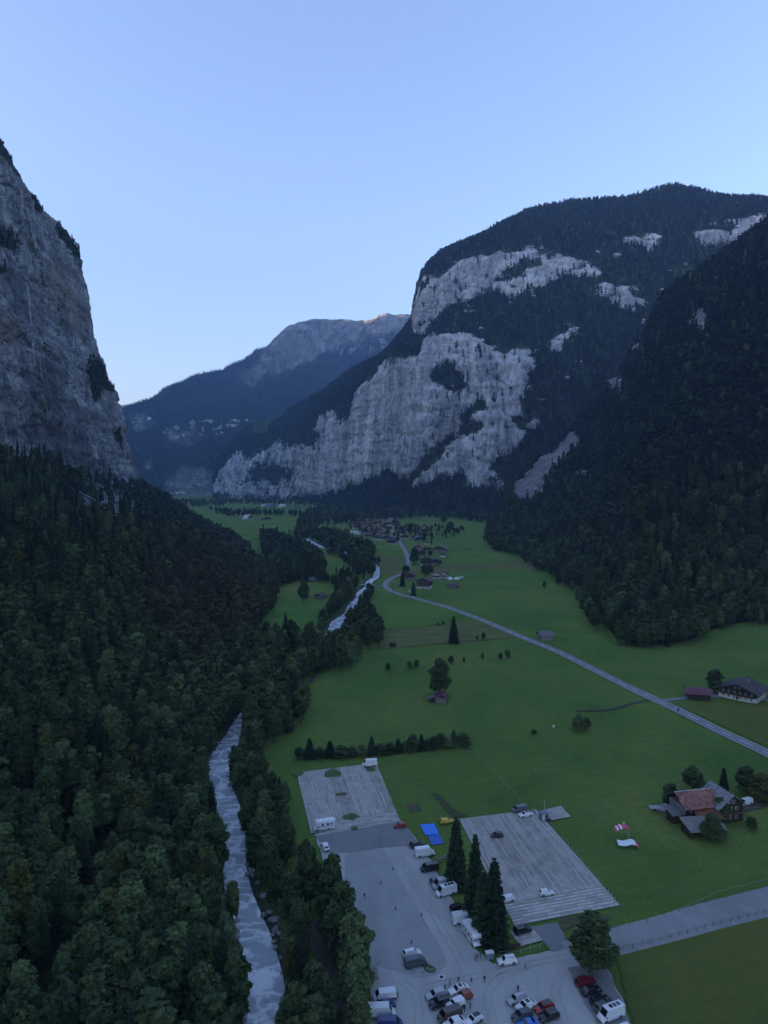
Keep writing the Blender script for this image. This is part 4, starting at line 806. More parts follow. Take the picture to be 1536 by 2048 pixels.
for k_, (P2, L_) in enumerate(((PA, [(.42, .1, .1, .09), (.45, .49, .07, .03), (.47, .86, .1, .05), (.9, .1, .06, .07), (.02, .03, .07, .05)]), (PB, []))):
    for (u, v, du, dv) in L_:
        e = [eA, eB][k_]; pts = []
        for a in range(14): r_ = .8 + .4 * random.random(); q = P2(u + math.cos(a / 14 * 6.283) * du * r_, v + math.sin(a / 14 * 6.283) * dv * r_); pts.append((q.x, q.y))
        sheet('moss', pts, .135, M_MOSS, None, e, px_=False)
# ------------------------------------------------------------ vehicles
M_GLASS = mat('car_glass', (.012, .014, .018), .08, .05, 1, spec=.8); M_TYRE = mat('tyre', (.02, .02, .02), .85, .1, 8); M_RIM = mat('rim', (.35, .36, .38), .35, .05, 5, metal=.6)
M_TRIM = mat('black_trim', (.025, .025, .027), .6, .1, 5); M_LAMP = mat('headlamp', (.75, .78, .8), .15, .03, 5, spec=.8); M_TAIL = mat('tail_lamp', (.28, .012, .01), .25, .05, 5)
def paint(name, c, r=.32): return mat('paint_' + name, c, r, .03, 1.5, spec=.5, coat=.4 if r < .4 else 0)
PT = dict(white=paint('white', (.80, .80, .79)), silver=paint('silver', (.42, .43, .44)), grey=paint('grey', (.13, .135, .14)), darkgrey=paint('dark_grey', (.055, .058, .062)), black=paint('black', (.014, .014, .016)),
          red=paint('red', (.32, .025, .018)), rust=paint('rust_red', (.26, .055, .03)), maroon=paint('maroon', (.16, .012, .016)), blue=paint('blue', (.03, .16, .55)), navy=paint('navy', (.02, .04, .16)), yellow=paint('yellow', (.62, .42, .03)), brown=paint('brown', (.07, .055, .05)), teal=paint('slate', (.05, .075, .09)))
SPEC = dict(  # L, W, H, belt z, hood z, x: windscreen base, windscreen top, roof rear, rear base (fractions of the length from the nose), boot z
    hatch=(4.0, 1.74, 1.48, .92, .84, .26, .42, .88, .985, .9), suv=(4.5, 1.86, 1.68, 1.05, .98, .25, .39, .89, .985, 1.03), sedan=(4.75, 1.82, 1.44, .92, .84, .29, .44, .74, .89, .95),
    coupe_suv=(4.7, 1.9, 1.6, 1.02, .94, .27, .42, .74, .95, 1.02), estate=(4.7, 1.82, 1.5, .93, .86, .27, .41, .90, .985, .92), sports=(4.4, 1.84, 1.28, .84, .76, .30, .46, .68, .9, .88),
    minibus=(5.0, 1.92, 1.98, 1.12, 1.02, .11, .25, .965, .99, 1.1), van=(5.9, 2.02, 2.6, 1.3, 1.12, .12, .25, .975, .99, 1.28), lowvan=(5.2, 1.95, 2.0, 1.15, 1.02, .12, .25, .97, .99, 1.12), motorhome=(6.9, 2.2, 2.2, 1.25, 1.05, .12, .2, .97, .985, 1.2), jeep=(4.1, 1.82, 1.78, 1.12, 1.08, .31, .38, .95, .985, 1.1))
def bil(a, b, c, d, u0, u1, v0, v1, off):
    def q(u, v): return (a * (1 - u) + b * u) * (1 - v) + (d * (1 - u) + c * u) * v
    n = (b - a).cross(d - a).normalized() * off
    return [q(u0, v0) + n, q(u1, v0) + n, q(u1, v1) + n, q(u0, v1) + n]
def vehicle(kind, col, label, px, py, ang, cat='car', sidewin='all', roof=None, name=None, group=None, extras=(), z=0.06, lower=None, pos=None):
    L, Wd, H, zb, zh, fa, fb, fc, fd, zt = SPEC[kind]; pm = PT[col]
    x, y = pos if pos else G(px, py, z + .75)
    e = empty(name or {'van': 'van', 'lowvan': 'van', 'minibus': 'minibus', 'motorhome': 'motorhome'}.get(kind, 'parked_car'), label, cat, (x, y, z), math.radians(ang), group)
    X = lambda f: L / 2 - L * f; w = Wd / 2; big = H > 1.9
    # lower body: lofted rounded sections
    prof = [(0, .42, zh * .62, .80), (.012, .30, zh * .80, .90), (.05, .24, zh * .93, .97), (.14, .22, zh, 1), (fa, .22, zb, 1), (.5, .22, zb + .01, 1), (min(fd, .93), .22, (zb + zt) / 2, 1), (.965, .24, zt, .97), (.99, .30, zt * .93, .92), (1, .42, zt * .75, .85)]
    if kind in ('sedan', 'sports', 'coupe_suv'): prof[6] = (.9, .22, zt, 1)
    prof = sorted(prof); V = []; n = 10; Fc = []
    for f, z0, z1, ws in prof:
        hw = w * ws; r_ = .10; m_ = (z0 + z1) * .52
        V += [(X(f), hw * .9, z0), (X(f), hw, z0 + r_), (X(f), hw * 1.0, m_), (X(f), hw * .985, z1 - r_ * 1.2), (X(f), hw * .9, z1), (X(f), -hw * .9, z1), (X(f), -hw * .985, z1 - r_ * 1.2), (X(f), -hw, m_), (X(f), -hw, z0 + r_), (X(f), -hw * .9, z0)]
    for i in range(len(prof) - 1):
        for k in range(n): Fc.append((i * n + k, i * n + (k + 1) % n, (i + 1) * n + (k + 1) % n, (i + 1) * n + k))
    Fc.append(tuple(range(n - 1, -1, -1))); Fc.append(tuple((len(prof) - 1) * n + k for k in range(n)))
    mi = [0] * len(Fc)
    if lower: mi = [1 if (k % n) in (0, 1, 7, 8, 9) and k < len(Fc) - 2 else 0 for k in range(len(Fc))]
    link('body', mesh('body', V, Fc, [pm, PT[lower] if lower else pm], False, mi), e)
    for p_ in e.children[0].data.polygons: p_.use_smooth = True
    # cabin
    wb, wr = w * .94, w * (.80 if not big else .90); zr = H
    B = [Vector((X(fa), s * wb, zb - .02)) for s in (1, -1)]; R_ = [Vector((X(fd), s * wb, (zt if not big else zb) - .02)) for s in (1, -1)]
    T1 = [Vector((X(fb), s * wr, zr - .05)) for s in (1, -1)]; T2 = [Vector((X(fc), s * wr, zr - .07)) for s in (1, -1)]
    m0 = (T1[0] + T2[0]) / 2
    V = [B[0], B[1], R_[1], R_[0], T1[0], T1[1], T2[1], T2[0]]
    V += [Vector((X(fb) - .12, s * wr * .86, zr)) for s in (1, -1)] + [Vector((X(fc) + .10, s * wr * .86, zr - .02)) for s in (-1, 1)]
    Fc = [(0, 1, 5, 4), (1, 2, 6, 5), (2, 3, 7, 6), (3, 0, 4, 7), (4, 5, 9, 8), (5, 6, 10, 9), (6, 7, 11, 10), (7, 4, 8, 11), (8, 9, 10, 11)]
    link('cabin', mesh('cabin', V, Fc, [pm, PT[roof] if roof else pm], False, [0] * 8 + [1 if roof else 0]), e)
    def win(nm, q): link(nm, mesh(nm, q, [(0, 1, 2, 3)], M_GLASS), e)
    win('windscreen', bil(B[1], B[0], T1[0], T1[1], .05, .95, .08, .93, .012))
    if sidewin != 'front' or not big: win('rear_window', bil(R_[0], R_[1], T2[1], T2[0], .1, .9, .25 if not big else .1, .9, .012))
    cuts = [(.04, .40), (.43, .70), (.73, .95)] if L > 4.3 and not kind == 'sports' else [(.04, .47), (.5, .93)]
    if big: cuts = [(.03, .2), (.24, .48), (.51, .74), (.77, .96)]
    if sidewin == 'front': cuts = cuts[:1]
    elif sidewin == 'camper': cuts = [cuts[0], (.38, .52), (.66, .82)]
    vv = (.12, .88) if not big else ((.1, .72) if H < 2.1 else (.06, .55))
    for u0, u1 in cuts:
        win('side_window', bil(B[0], R_[0], T2[0], T1[0], u0, u1, vv[0], vv[1], -.014)[::-1]); win('side_window', bil(B[1], R_[1], T2[1], T1[1], u0, u1, vv[0], vv[1], .014))
    # wheels
    rw = .33 if H < 1.6 else .36; xf = X(.19 if not big else .16); xr = X(.79 if kind != 'motorhome' else .70)
    for wx in (xf, xr):
        for s in (1, -1):
            a = MB(); a.tube([(wx, s * (w - .20), rw - .01), (wx, s * (w + .025), rw - .01)], rw, 14); t_ = a.build('wheel', M_TYRE, e)
            r2 = MB(); r2.tube([(wx, s * (w + .024), rw - .01), (wx, s * (w + .034), rw - .01)], rw * .62, 10); r2.build('rim', M_RIM, t_)
            link('wheel_arch', mesh('wheel_arch', [(wx + math.cos(a_) * (rw + .07), s * (w * 1.0 + .006), rw + math.sin(a_) * (rw + .07)) for a_ in [i / 12 * math.pi for i in range(13)]], [tuple(range(13))], M_TRIM), e)
    for s in (1, -1):
        a = MB(); a.box(X(.0) - .22, X(0) - .02, s * w * .62 - .17, s * w * .62 + .17, zh * .66, zh * .80); a.build('headlight', M_LAMP, e)
        a = MB(); a.box(X(1) + .01, X(1) + .16, s * w * .70 - .13, s * w * .70 + .13, zt * .70, zt * (.86 if not big else .95)); a.build('tail_light', M_TAIL, e)
        a = MB(); a.box(X(fa + .05) - .1, X(fa + .05) + .08, s * (w + .1) - .09, s * (w + .1) + .09, zb - .02, zb + .16); a.build('mirror', pm if not big else M_TRIM, e)
    a = MB(); a.box(X(0) - .06, X(0) + .03, -w * .72, w * .72, .34, .52); a.box(X(1) - .03, X(1) + .08, -w * .75, w * .75, .34, .52); a.build('bumper', M_TRIM, e)
    if 'rails' in extras:
        a = MB()
        for s in (1, -1): a.box(X(fc) + .2, X(fb) - .3, s * wr * .88 - .025, s * wr * .88 + .025, zr - .02, zr + .06)
        a.build('roof_rails', M_TRIM if col != 'black' else M_RIM, e)
    if 'sunroof' in extras: a = MB(); a.box(X(fc) + .35, X(fb) - .25, -wr * .7, wr * .7, zr - .01, zr + .02); a.build('sunroof', M_GLASS, e)
    if 'solar' in extras:
        for k in range(3): a = MB(); a.box(X(.48 + k * .16) - .35, X(.48 + k * .16) + .35, -.45, .45, zr + .0, zr + .06); a.build('roof_hatch', M_GLASS if k else M_TRIM, e)
    if 'ribs' in extras:
        a = MB()
        for k in range(7): a.box(X(.36 + k * .09) - .03, X(.36 + k * .09) + .03, -wr * .8, wr * .8, zr - .01, zr + .035)
        a.build('roof_rack', M_RIM, e)
    if 'bikes' in extras:
        a = MB()
        for s in (-.35, .35): a.tube([(X(1) - .25 + .3 * math.cos(t_), s, 1.0 + .3 * math.sin(t_)) for t_ in [k / 10 * 6.283 for k in range(11)]], .025, 4, False)
        a.box(X(1) - .35, X(1) + .02, -.7, .7, .6, .66); a.build('bike_rack', M_TRIM, e)
    if kind == 'motorhome':
        a = MB(); a.prism([(X(.10), 1.75), (X(.085), 2.35), (X(.16), 2.85), (X(.99), 2.9), (X(.99), .55), (X(.28), .55), (X(.28), 1.9), (X(.2), 1.78)], -1.14, 1.14); a.build('living_box', pm, e)
        a = MB()
        for u0, u1, z0, z1 in ((.36, .46, 1.6, 2.2), (.60, .70, 1.6, 2.2), (.78, .86, 1.7, 2.15)):
            for s in (1, -1): a.box(X(u1), X(u0), s * 1.155 - .012, s * 1.155 + .012, z0, z1)
        a.build('side_window', M_GLASS, e); a = MB(); a.box(X(.97), X(.2), -1.16, 1.16, 1.28, 1.36); a.build('stripe', M_TRIM, e)
        a = MB(); [a.box(X(u) - .3, X(u) + .3, -.3, .3, 2.88, 2.98) for u in (.3, .5, .75)]; a.build('roof_hatch', M_LAMP, e)
    return e
R1, R2, R3_ = 'cars parked in the middle rows', 'cars parked beside the right-hand meadow', 'vehicles parked along the spruces'
vehicle('suv', 'white', 'white estate-shaped car side by side with a dark van on the worn parking bay', 824, 1906, 18, extras=('rails',))
vehicle('lowvan', 'teal', 'dark slate grey minibus parked next to the white car on the worn bay', 831, 1924, 17, 'van')
vehicle('suv', 'white', 'white off-roader alone on the open tarmac near the spruces', 1014, 1920, 190, extras=('rails',))
LB = 'vehicles at the bottom left of the car park'
vehicle('minibus', 'white', 'white minibus with dark red lower body and a bicycle rack', 769, 1991, 192, 'minibus', lower='maroon', group=LB, extras=('bikes',))
vehicle('sedan', 'navy', 'dark blue car squeezed between the red and white minibus and the white van', 768, 2008, 192, group=LB)
vehicle('van', 'white', 'white panel van with raised roof and one side window, lower left of the lot', 763, 2026, 2, 'van', sidewin='camper', group=LB)
vehicle('lowvan', 'navy', 'blue van cut by the bottom edge of the picture', 780, 2047, 0, 'van', sidewin='front', group=LB)
vehicle('estate', 'silver', 'silver grey estate car at the head of the middle row', 872, 1987, 203, group=R1)
vehicle('sedan', 'white', 'white saloon behind the rust red hatchback', 917, 1977, 205, group=R1, extras=('sunroof',))
vehicle('suv', 'black', 'black off-roader with bright window trim in the middle row', 879, 2004, 203, group=R1, extras=('rails',))
vehicle('hatch', 'rust', 'rust red hatchback in front of the white saloon', 927, 1990, 203, group=R1)
vehicle('jeep', 'white', 'white boxy off-roader next to the dark brown van', 911, 2008, 207, group=R1)
vehicle('lowvan', 'brown', 'dark brown van in the middle row near the bottom edge', 899, 2029, 205, 'van', group=R1)
vehicle('coupe_suv', 'white', 'white car with dark windscreen at the bottom of the middle row', 909, 2045, 203, group=R1)
vehicle('hatch', 'white', 'light car with a black roof at the foot of the middle row', 948, 2037, 212, roof='black', group=R1)
vehicle('hatch', 'grey', 'grey hatchback peeking up from the bottom edge of the picture', 960, 2062, 205, group=R1)
R4 = 'cars parked in the near right rows'
vehicle('estate', 'silver', 'silver estate car at the top of the right-hand cluster', 1034, 1996, 203, group=R4, extras=('rails',))
vehicle('coupe_suv', 'white', 'white car with a black glass roof in the right-hand cluster', 1052, 2010, 207, group=R4, extras=('sunroof',))
vehicle('suv', 'darkgrey', 'charcoal off-roader beside the white glass roofed car', 1044, 2030, 203, group=R4)
vehicle('sports', 'blue', 'bright blue sports car at the bottom edge', 1055, 2045, 196, group=R4)
vehicle('suv', 'red', 'red car with an open dark roof in the right-hand cluster', 1088, 2014, 207, roof='maroon', group=R4, extras=('sunroof',))
vehicle('suv', 'black', 'black off-roader just in front of the red car', 1098, 2031, 205, group=R4, extras=('rails',))
vehicle('estate', 'maroon', 'dark red car half under the round tree', 1171, 1961, 20, group=R2, extras=('rails',))
vehicle('sedan', 'black', 'black saloon with chrome window line below the dark red car', 1183, 1979, 20, group=R2)
vehicle('estate', 'black', 'black estate car third in the row by the meadow', 1201, 1999, 22, group=R2)
vehicle('suv', 'grey', 'grey car tucked behind the big white van', 1208, 2013, 22, group=R2, extras=('rails',))
vehicle('van', 'white', 'big white high-roofed van with three roof hatches at the bottom right', 1222, 2029, 203, 'van', sidewin='front', group=R2, extras=('solar',))
vehicle('hatch', 'white', 'small white car behind the big white van at the bottom edge', 1246, 2058, 203, group=R2)
vehicle('suv', 'darkgrey', 'dark off-roader first in the line beside the spruces, below the blue sheets', 834, 1688, 22, group=R3_)
vehicle('van', 'white', 'white camper van with a lettering-free roof, second in the line', 849, 1706, 14, 'van', sidewin='front', group=R3_)
vehicle('lowvan', 'black', 'black van with roof rack half under the first spruce', 859, 1735, 196, 'van', group=R3_, extras=('ribs',))
vehicle('hatch', 'grey', 'grey car mostly hidden behind the silver camper', 874, 1761, 14, group=R3_)
vehicle('van', 'silver', 'silver grey camper van beside the white one with solar roof', 885, 1769, 203, 'van', sidewin='camper', group=R3_)
vehicle('van', 'white', 'white camper van with black roof panels facing the lane', 892, 1783, 203, 'van', sidewin='camper', group=R3_, extras=('solar',))
vehicle('suv', 'black', 'black car between the camper vans and the white delivery van', 917, 1815, 18, group=R3_)
vehicle('van', 'white', 'white delivery van half hidden by the middle spruce', 927, 1838, 14, 'van', sidewin='front', group=R3_, extras=('ribs',))
vehicle('motorhome', 'white', 'long white motorhome with ribbed roof under the nearest spruces', 944, 1872, 288, 'motorhome', group=R3_, extras=('ribs',))
vehicle('suv', 'black', 'black car on the short plank bay by the ramp', 1045, 1859, 22, extras=('rails',))
vehicle('lowvan', 'grey', 'dark grey van at the far edge of the large plank lot', 1039, 1618, 200, 'van')
vehicle('coupe_suv', 'white', 'white car parked right in front of the dark grey van', 1051, 1628, 200, roof='black')
vehicle('hatch', 'black', 'black hatchback alone in the upper part of the large plank lot', 994, 1669, 185)
vehicle('hatch', 'white', 'small white hatchback alone in the lower part of the large plank lot', 1093, 1784, 8)
vehicle('estate', 'white', 'white car mostly hidden behind the spruces on the plank lot', 1012, 1797, 200)
vehicle('estate', 'yellow', 'yellow car half behind the top of the first spruce', 893, 1641, 14)
vehicle('hatch', 'red', 'small red car at the corner of the smaller plank lot', 800, 1650, 188)
vehicle('van', 'white', 'white camper van at the far corner of the smaller plank lot', 739, 1528, 190, 'van', sidewin='camper', z=.1)
vehicle('motorhome', 'white', 'white motorhome with dark stripe at the near edge of the smaller plank lot', 648, 1653, 196, 'motorhome', z=.1)
vehicle('suv', 'white', 'white car half hidden under the trees left of the dark strip', 650, 1692, 110)
vehicle('suv', 'white', 'white car peeping out under the trees beside the walking person', 717, 1838, 112)
vehicle('hatch', 'silver', 'pale car hidden under the tree edge left of the parking bay', 724, 1862, 112)
vehicle('minibus', 'white', 'white minibus on the grass beside the farm track', 1492, 1604, 205, 'minibus')
vehicle('lowvan', 'black', 'black van parked under the left annexe of the farmhouse', 1358, 1624, 140, 'van')
vehicle('hatch', 'white', 'first white car on the road below the village', 794, 1081, 110)
vehicle('hatch', 'white', 'second white car on the road, just after the first', 805, 1093, 110)
# ------------------------------------------------------------ buildings
M_WOODD = mat('dark_timber', (.055, .038, .028), .85, .35, 2.5, stretch=(.3, .3, 5)); M_WOODM = mat('brown_timber', (.11, .07, .045), .85, .35, 2.5, stretch=(.3, .3, 5)); M_WOODG = mat('weathered_timber', (.22, .205, .19), .9, .3, 2, stretch=(4, .4, .4))
M_PLAST = mat('white_plaster', (.74, .73, .70), .9, .1, 1.0); M_STONE = mat('rubble_stone', (.30, .29, .27), .95, .35, 2.5)
M_RTILE = mat('red_tiles', (.20, .072, .048), .85, .4, .9); M_RTIL2 = mat('faded_red_tiles', (.27, .125, .10), .9, .5, .7); M_GTILE = mat('grey_tiles', (.16, .16, .17), .85, .3, .8); M_DTILE = mat('dark_tiles', (.085, .08, .08), .85, .35, .8); M_BTILE = mat('brown_tiles', (.13, .085, .07), .85, .35, .8); M_PTILE = mat('pale_sheet_roof', (.5, .5, .5), .6, .15, .8); M_PURP = mat('plum_sheet_roof', (.16, .06, .075), .6, .2, .6)
M_FRAME = mat('white_window_frame', (.72, .72, .70), .7, .06, 3); M_PANE = mat('window_pane', (.03, .034, .04), .12, .1, 3, spec=.8)
RF = dict(red=M_RTILE, fred=M_RTIL2, grey=M_GTILE, dark=M_DTILE, brown=M_BTILE, pale=M_PTILE, purple=M_PURP); WL = dict(dark=M_WOODD, brown=M_WOODM, white=M_PLAST, grey=M_WOODG, stone=M_STONE)
_wm = {}
def window(e, x, y, z, w, h, axis, detail=True):          # axis: outward normal '-y', '+x', '-x'
    key = (round(w, 2), round(h, 2), axis)
    if key not in _wm:
        a, b = MB(), MB(); t = .05
        def bx(m, u0, u1, z0, z1, d0, d1):
            if axis == '-y': m.box(u0, u1, -d1, -d0, z0, z1)
            elif axis == '+x': m.box(d0, d1, u0, u1, z0, z1)
            else: m.box(-d1, -d0, u0, u1, z0, z1)
        bx(a, -w / 2, w / 2, -h / 2, h / 2, -.02, .03)
        bx(b, -w / 2 + .1, -.03, -h / 2 + .1, h / 2 - .1, .03, .04); bx(b, .03, w / 2 - .1, -h / 2 + .1, h / 2 - .1, .03, .04)
        _wm[key] = (a.me('window', M_FRAME), b.me('pane', M_PANE))
    f = link('window', _wm[key][0], e, (x, y, z))
    if detail: link('pane', _wm[key][1], f)
def house(label, px, py, w, d, rot, base='white', wall='dark', roof='brown', st=2, name='chalet', cat='house', group=None, pitch=.42, chim=1, balc=True, wins=True, z0=0, pos=None, over=1.2, baseh=2.4, side=True):
    x, y = pos[:2] if pos else G(px, py); z0 = pos[2] if pos and len(pos) > 2 else z0; r = math.radians(rot)
    # py is the foot of the front wall
    e = empty(name, label, cat, (x, y, z0), r, group); hw = w / 2; he = baseh + (st - 1) * 2.6; hr = he + hw * pitch
    a = MB(); a.box(-hw, hw, 0, d, -.4, baseh); a.build('ground_floor_wall', WL[base], e)
    a = MB(); a.prism([(-hw - .06, baseh), (hw + .06, baseh), (hw + .06, he), (0, hr + .02), (-hw - .06, he)], -.06, d + .06); a.build('upper_wall', WL[wall], e)
    a = MB(); k = pitch; o = over
    for s in (1, -1):
        p = [(0, hr + .05), (s * (hw + o), he - o * k + .05), (s * (hw + o), he - o * k + .27), (0, hr + .3)]
        a.prism(p if s > 0 else p[::-1], -o - .2, d + o * .7)
    a.build('roof', RF[roof], e)
    if w > 6:
        a = MB(); a.prism([(-.12, hr - .15), (.12, hr - .15), (.12, hr + .04), (-.12, hr + .04)], -o - .15, d); a.build('ridge_beam', WL[wall], e)
    if chim: a = MB(); a.box(hw * .25, hw * .25 + .7, d * .55, d * .55 + .7, he, hr + 1.0); rfo = [c for c in e.children if c.name.startswith('roof')][0]; a.build('chimney', M_PLAST if chim == 2 else M_STONE, rfo)
    if wins:
        n = max(2, int(w / 2.6))
        for s in range(st):
            zz = baseh * .55 if s == 0 else baseh + (s - 1) * 2.6 + 1.35
            for i in range(n):
                window(e, (i - (n - 1) / 2) * w / n * .9, -.07, zz, .95, 1.1, '-y')
        if w > 9: [window(e, q, -.07, he + hw * pitch * .35, .8, .9, '-y') for q in (-.9, .9)]
        if side:
            for i in range(max(2, int(d / 3.2))):
                for s in range(st):
                    zz = baseh * .55 if s == 0 else baseh + (s - 1) * 2.6 + 1.35; yy = d * (i + .5) / max(2, int(d / 3.2))
                    window(e, -hw - .07, yy, zz, .9, 1.0, '-x'); window(e, hw + .07, yy, zz, .9, 1.0, '+x')
        a = MB(); a.box(-.5, .5, -.1, -.0, 0, 2.0); a.build('door', M_WOODM, e)
    if balc:
        for s in range(1, st):
            a = MB(); zb = baseh + (s - 1) * 2.6; a.box(-hw * .92, hw * .92, -1.1, 0, zb - .1, zb + .05); a.box(-hw * .92, hw * .92, -1.12, -1.04, zb, zb + .95); a.build('balcony', M_WOODM if wall == 'dark' else M_WOODD, e)
    return e
# valley houses: front foot (px, py), width m, depth m, turn
V_ = 'timber houses of the valley village'
HS = [
 ('chalet with plum red roof and dark walls at the road bend', 815, 1159, 13.5, 11, -8, 'stone', 'brown', 'purple', 2), ('three storey dark chalet with rows of white windows below the road bend', 846, 1177, 13, 11, -20, 'white', 'dark', 'purple', 3),
 ('white walled house with reddish roof right of the road bend', 872, 1158, 9, 11, -15, 'white', 'white', 'red', 2), ('white walled house with dark roof, right half of the pair', 886, 1157, 9, 10, -18, 'white', 'white', 'dark', 2),
 ('low grey barn with tawny roof and a lean-to out on the meadow', 903, 1176, 9.5, 8, -25, 'grey', 'grey', 'brown', 1), ('large dark gabled chalet with white ground floor by the tall tree', 853, 1131, 15, 12, -10, 'white', 'dark', 'dark', 3),
 ('small white-fronted house leaning on the large gabled chalet', 871, 1128, 8, 8, -10, 'white', 'dark', 'grey', 2), ('brown roofed chalet in front of the farm cluster', 842, 1112, 14, 11, 12, 'stone', 'brown', 'brown', 2), ('long reddish roof in the middle of the farm cluster', 847, 1105, 15, 10, 70, 'stone', 'brown', 'brown', 2),
 ('purple roofed chalet at the left end of the farm cluster', 836, 1101, 15, 12, -10, 'white', 'dark', 'purple', 2), ('low dark barn between the purple roof and the wide grey roof', 857, 1102, 14, 9, 20, 'stone', 'dark', 'brown', 1), ('wide grey roofed barn at the right of the farm cluster', 878, 1104, 19, 14, -14, 'stone', 'brown', 'grey', 2),
 ('small chalet with white gable foot below the wide grey barn', 885, 1114, 10, 8, -5, 'white', 'dark', 'dark', 1), ('small hut beside a slim fir on the meadow', 855, 1089, 8, 7, 5, 'white', 'brown', 'brown', 1), ('chalet with white lower floor beside the road at the village edge', 783, 1089, 15, 12, -12, 'white', 'dark', 'dark', 2),
 ('barn with pale roof on the left of the road at the village edge', 775, 1080, 16, 14, -35, 'stone', 'dark', 'grey', 2), ('reddish chalet high on the right side of the village', 835, 1060, 17, 13, -8, 'white', 'brown', 'red', 2), ('white balconied chalet next to the long hedge', 851, 1065, 17, 13, 8, 'white', 'brown', 'grey', 2),
 ('dark chalet beside the village junction', 809, 1078, 14, 11, 5, 'white', 'dark', 'grey', 2), ('brown chalet right of the junction garden', 830, 1078, 12, 10, -20, 'stone', 'brown', 'red', 2), ('grey roofed chalet at the foot of the junction garden', 839, 1082, 14, 11, 15, 'stone', 'dark', 'grey', 2),
 ('low white fronted hut at the right tip of the village hedge', 874, 1066, 10, 7, 0, 'white', 'white', 'grey', 1), ('tiny pale shed by itself on the far right meadow', 920, 1060, 13, 8, -5, 'white', 'grey', 'purple', 1),
 ('big brown roof on the west side of the village', 734, 1060, 20, 14, 60, 'stone', 'brown', 'brown', 2), ('long brown roof behind the white campers', 752, 1063, 26, 15, 75, 'stone', 'brown', 'purple', 2), ('house with a pale end wall in the village centre', 764, 1062, 13, 10, 10, 'white', 'white', 'grey', 2), ('brown barn beside the campers', 731, 1067, 18, 12, -20, 'stone', 'brown', 'brown', 2),
 ('dark roof in front of the village centre', 746, 1074, 20, 13, 70, 'stone', 'dark', 'dark', 2), ('dark barn nearest the meadow at the village centre', 755, 1080, 17, 12, -30, 'white', 'brown', 'dark', 2), ('orange red roof in the upper village', 759, 1049, 24, 15, 75, 'white', 'brown', 'red', 2), ('pale topped house at the head of the village', 786, 1043, 18, 13, 70, 'white', 'brown', 'grey', 2),
 ('dark house just below the head of the village', 791, 1048, 18, 13, -10, 'stone', 'dark', 'dark', 2), ('narrow house beside the upper village road', 795, 1054, 14, 12, 20, 'white', 'brown', 'grey', 2), ('small house at the left rim of the upper village', 719, 1051, 13, 10, -15, 'stone', 'brown', 'purple', 2), ('long low barn left of the upper village', 706, 1051, 20, 10, 80, 'stone', 'brown', 'brown', 1),
 ('plain barn between the upper roofs', 731, 1052, 18, 12, 65, 'white', 'grey', 'brown', 1), ('reddish garden house in the riverside field', 720, 1083, 13, 10, 12, 'white', 'brown', 'red', 2), ('small house hugging the village road', 800, 1069, 12, 10, -5, 'white', 'brown', 'dark', 2), ('cottage with tawny roof on the left meadow', 681, 1163, 12.5, 10, 8, 'white', 'dark', 'purple', 1),
 ('pale roofed barn at the edge of the left wood', 619, 1163, 8.5, 8, -60, 'stone', 'brown', 'grey', 1), ('small dark chalet with a white streak under the gable on the left meadow', 636, 1197, 9, 8, -28, 'stone', 'dark', 'dark', 1),
 ('long white roofed barn on the distant field', 499, 1038, 42, 12, 82, 'white', 'brown', 'pale', 1), ('low dark barn on the distant field', 535, 1040, 26, 13, 30, 'stone', 'dark', 'dark', 1), ('white hall near the foot of the pale wall', 571, 1014, 36, 22, 75, 'white', 'white', 'pale', 1), ('long low depot at the foot of the wall', 545, 1013, 50, 18, 84, 'stone', 'grey', 'grey', 1),
 ('small white building left of the depot', 531, 1013, 24, 14, 80, 'white', 'white', 'pale', 1), ('little brown hut on the far green', 595, 1016, 16, 10, 10, 'stone', 'brown', 'brown', 1), ('white roofed house amid the far trees', 744, 1031, 24, 12, 82, 'white', 'white', 'pale', 1), ('yellowish villa in the far trees', 666, 1030, 12, 10, 5, 'white', 'white', 'grey', 2),
 ('farmhouse among trees at the left edge of the far field', 492, 1009, 24, 14, 70, 'white', 'brown', 'grey', 1)]
for lab, px, py, w, d, rot, b_, wl, rf, st in HS:
    far = py < 1045
    house(lab, px, py, w, d, rot, b_, wl, rf, st, 'barn' if 'barn' in lab or 'depot' in lab or 'hall' in lab else 'chalet', 'barn' if 'barn' in lab else 'house', V_, wins=not far and 'barn' not in lab or st > 1 and not far, balc=st > 1 and not far and 'barn' not in lab, chim=1 if st > 1 else 0, over=1.4, side=not far)
g = random.Random(21)
for px, py in ((742, 1056), (771, 1055), (779, 1060), (748, 1067), (770, 1071), (725, 1056), (713, 1057), (802, 1060), (812, 1064), (824, 1066), (765, 1040), (777, 1050), (740, 1044), (722, 1045), (843, 1073), (860, 1060)):
    house('timber house packed between its neighbours in the valley village', px, py, g.uniform(11, 16), g.uniform(9, 13), g.choice([-25, -10, 8, 20, 70]), g.choice(['white', 'white', 'stone']), g.choice(['dark', 'brown', 'brown']), g.choice(['brown', 'grey', 'purple', 'red', 'dark']), 2, 'chalet', 'house', 'small houses packed in the village', balc=True, chim=1, side=False)
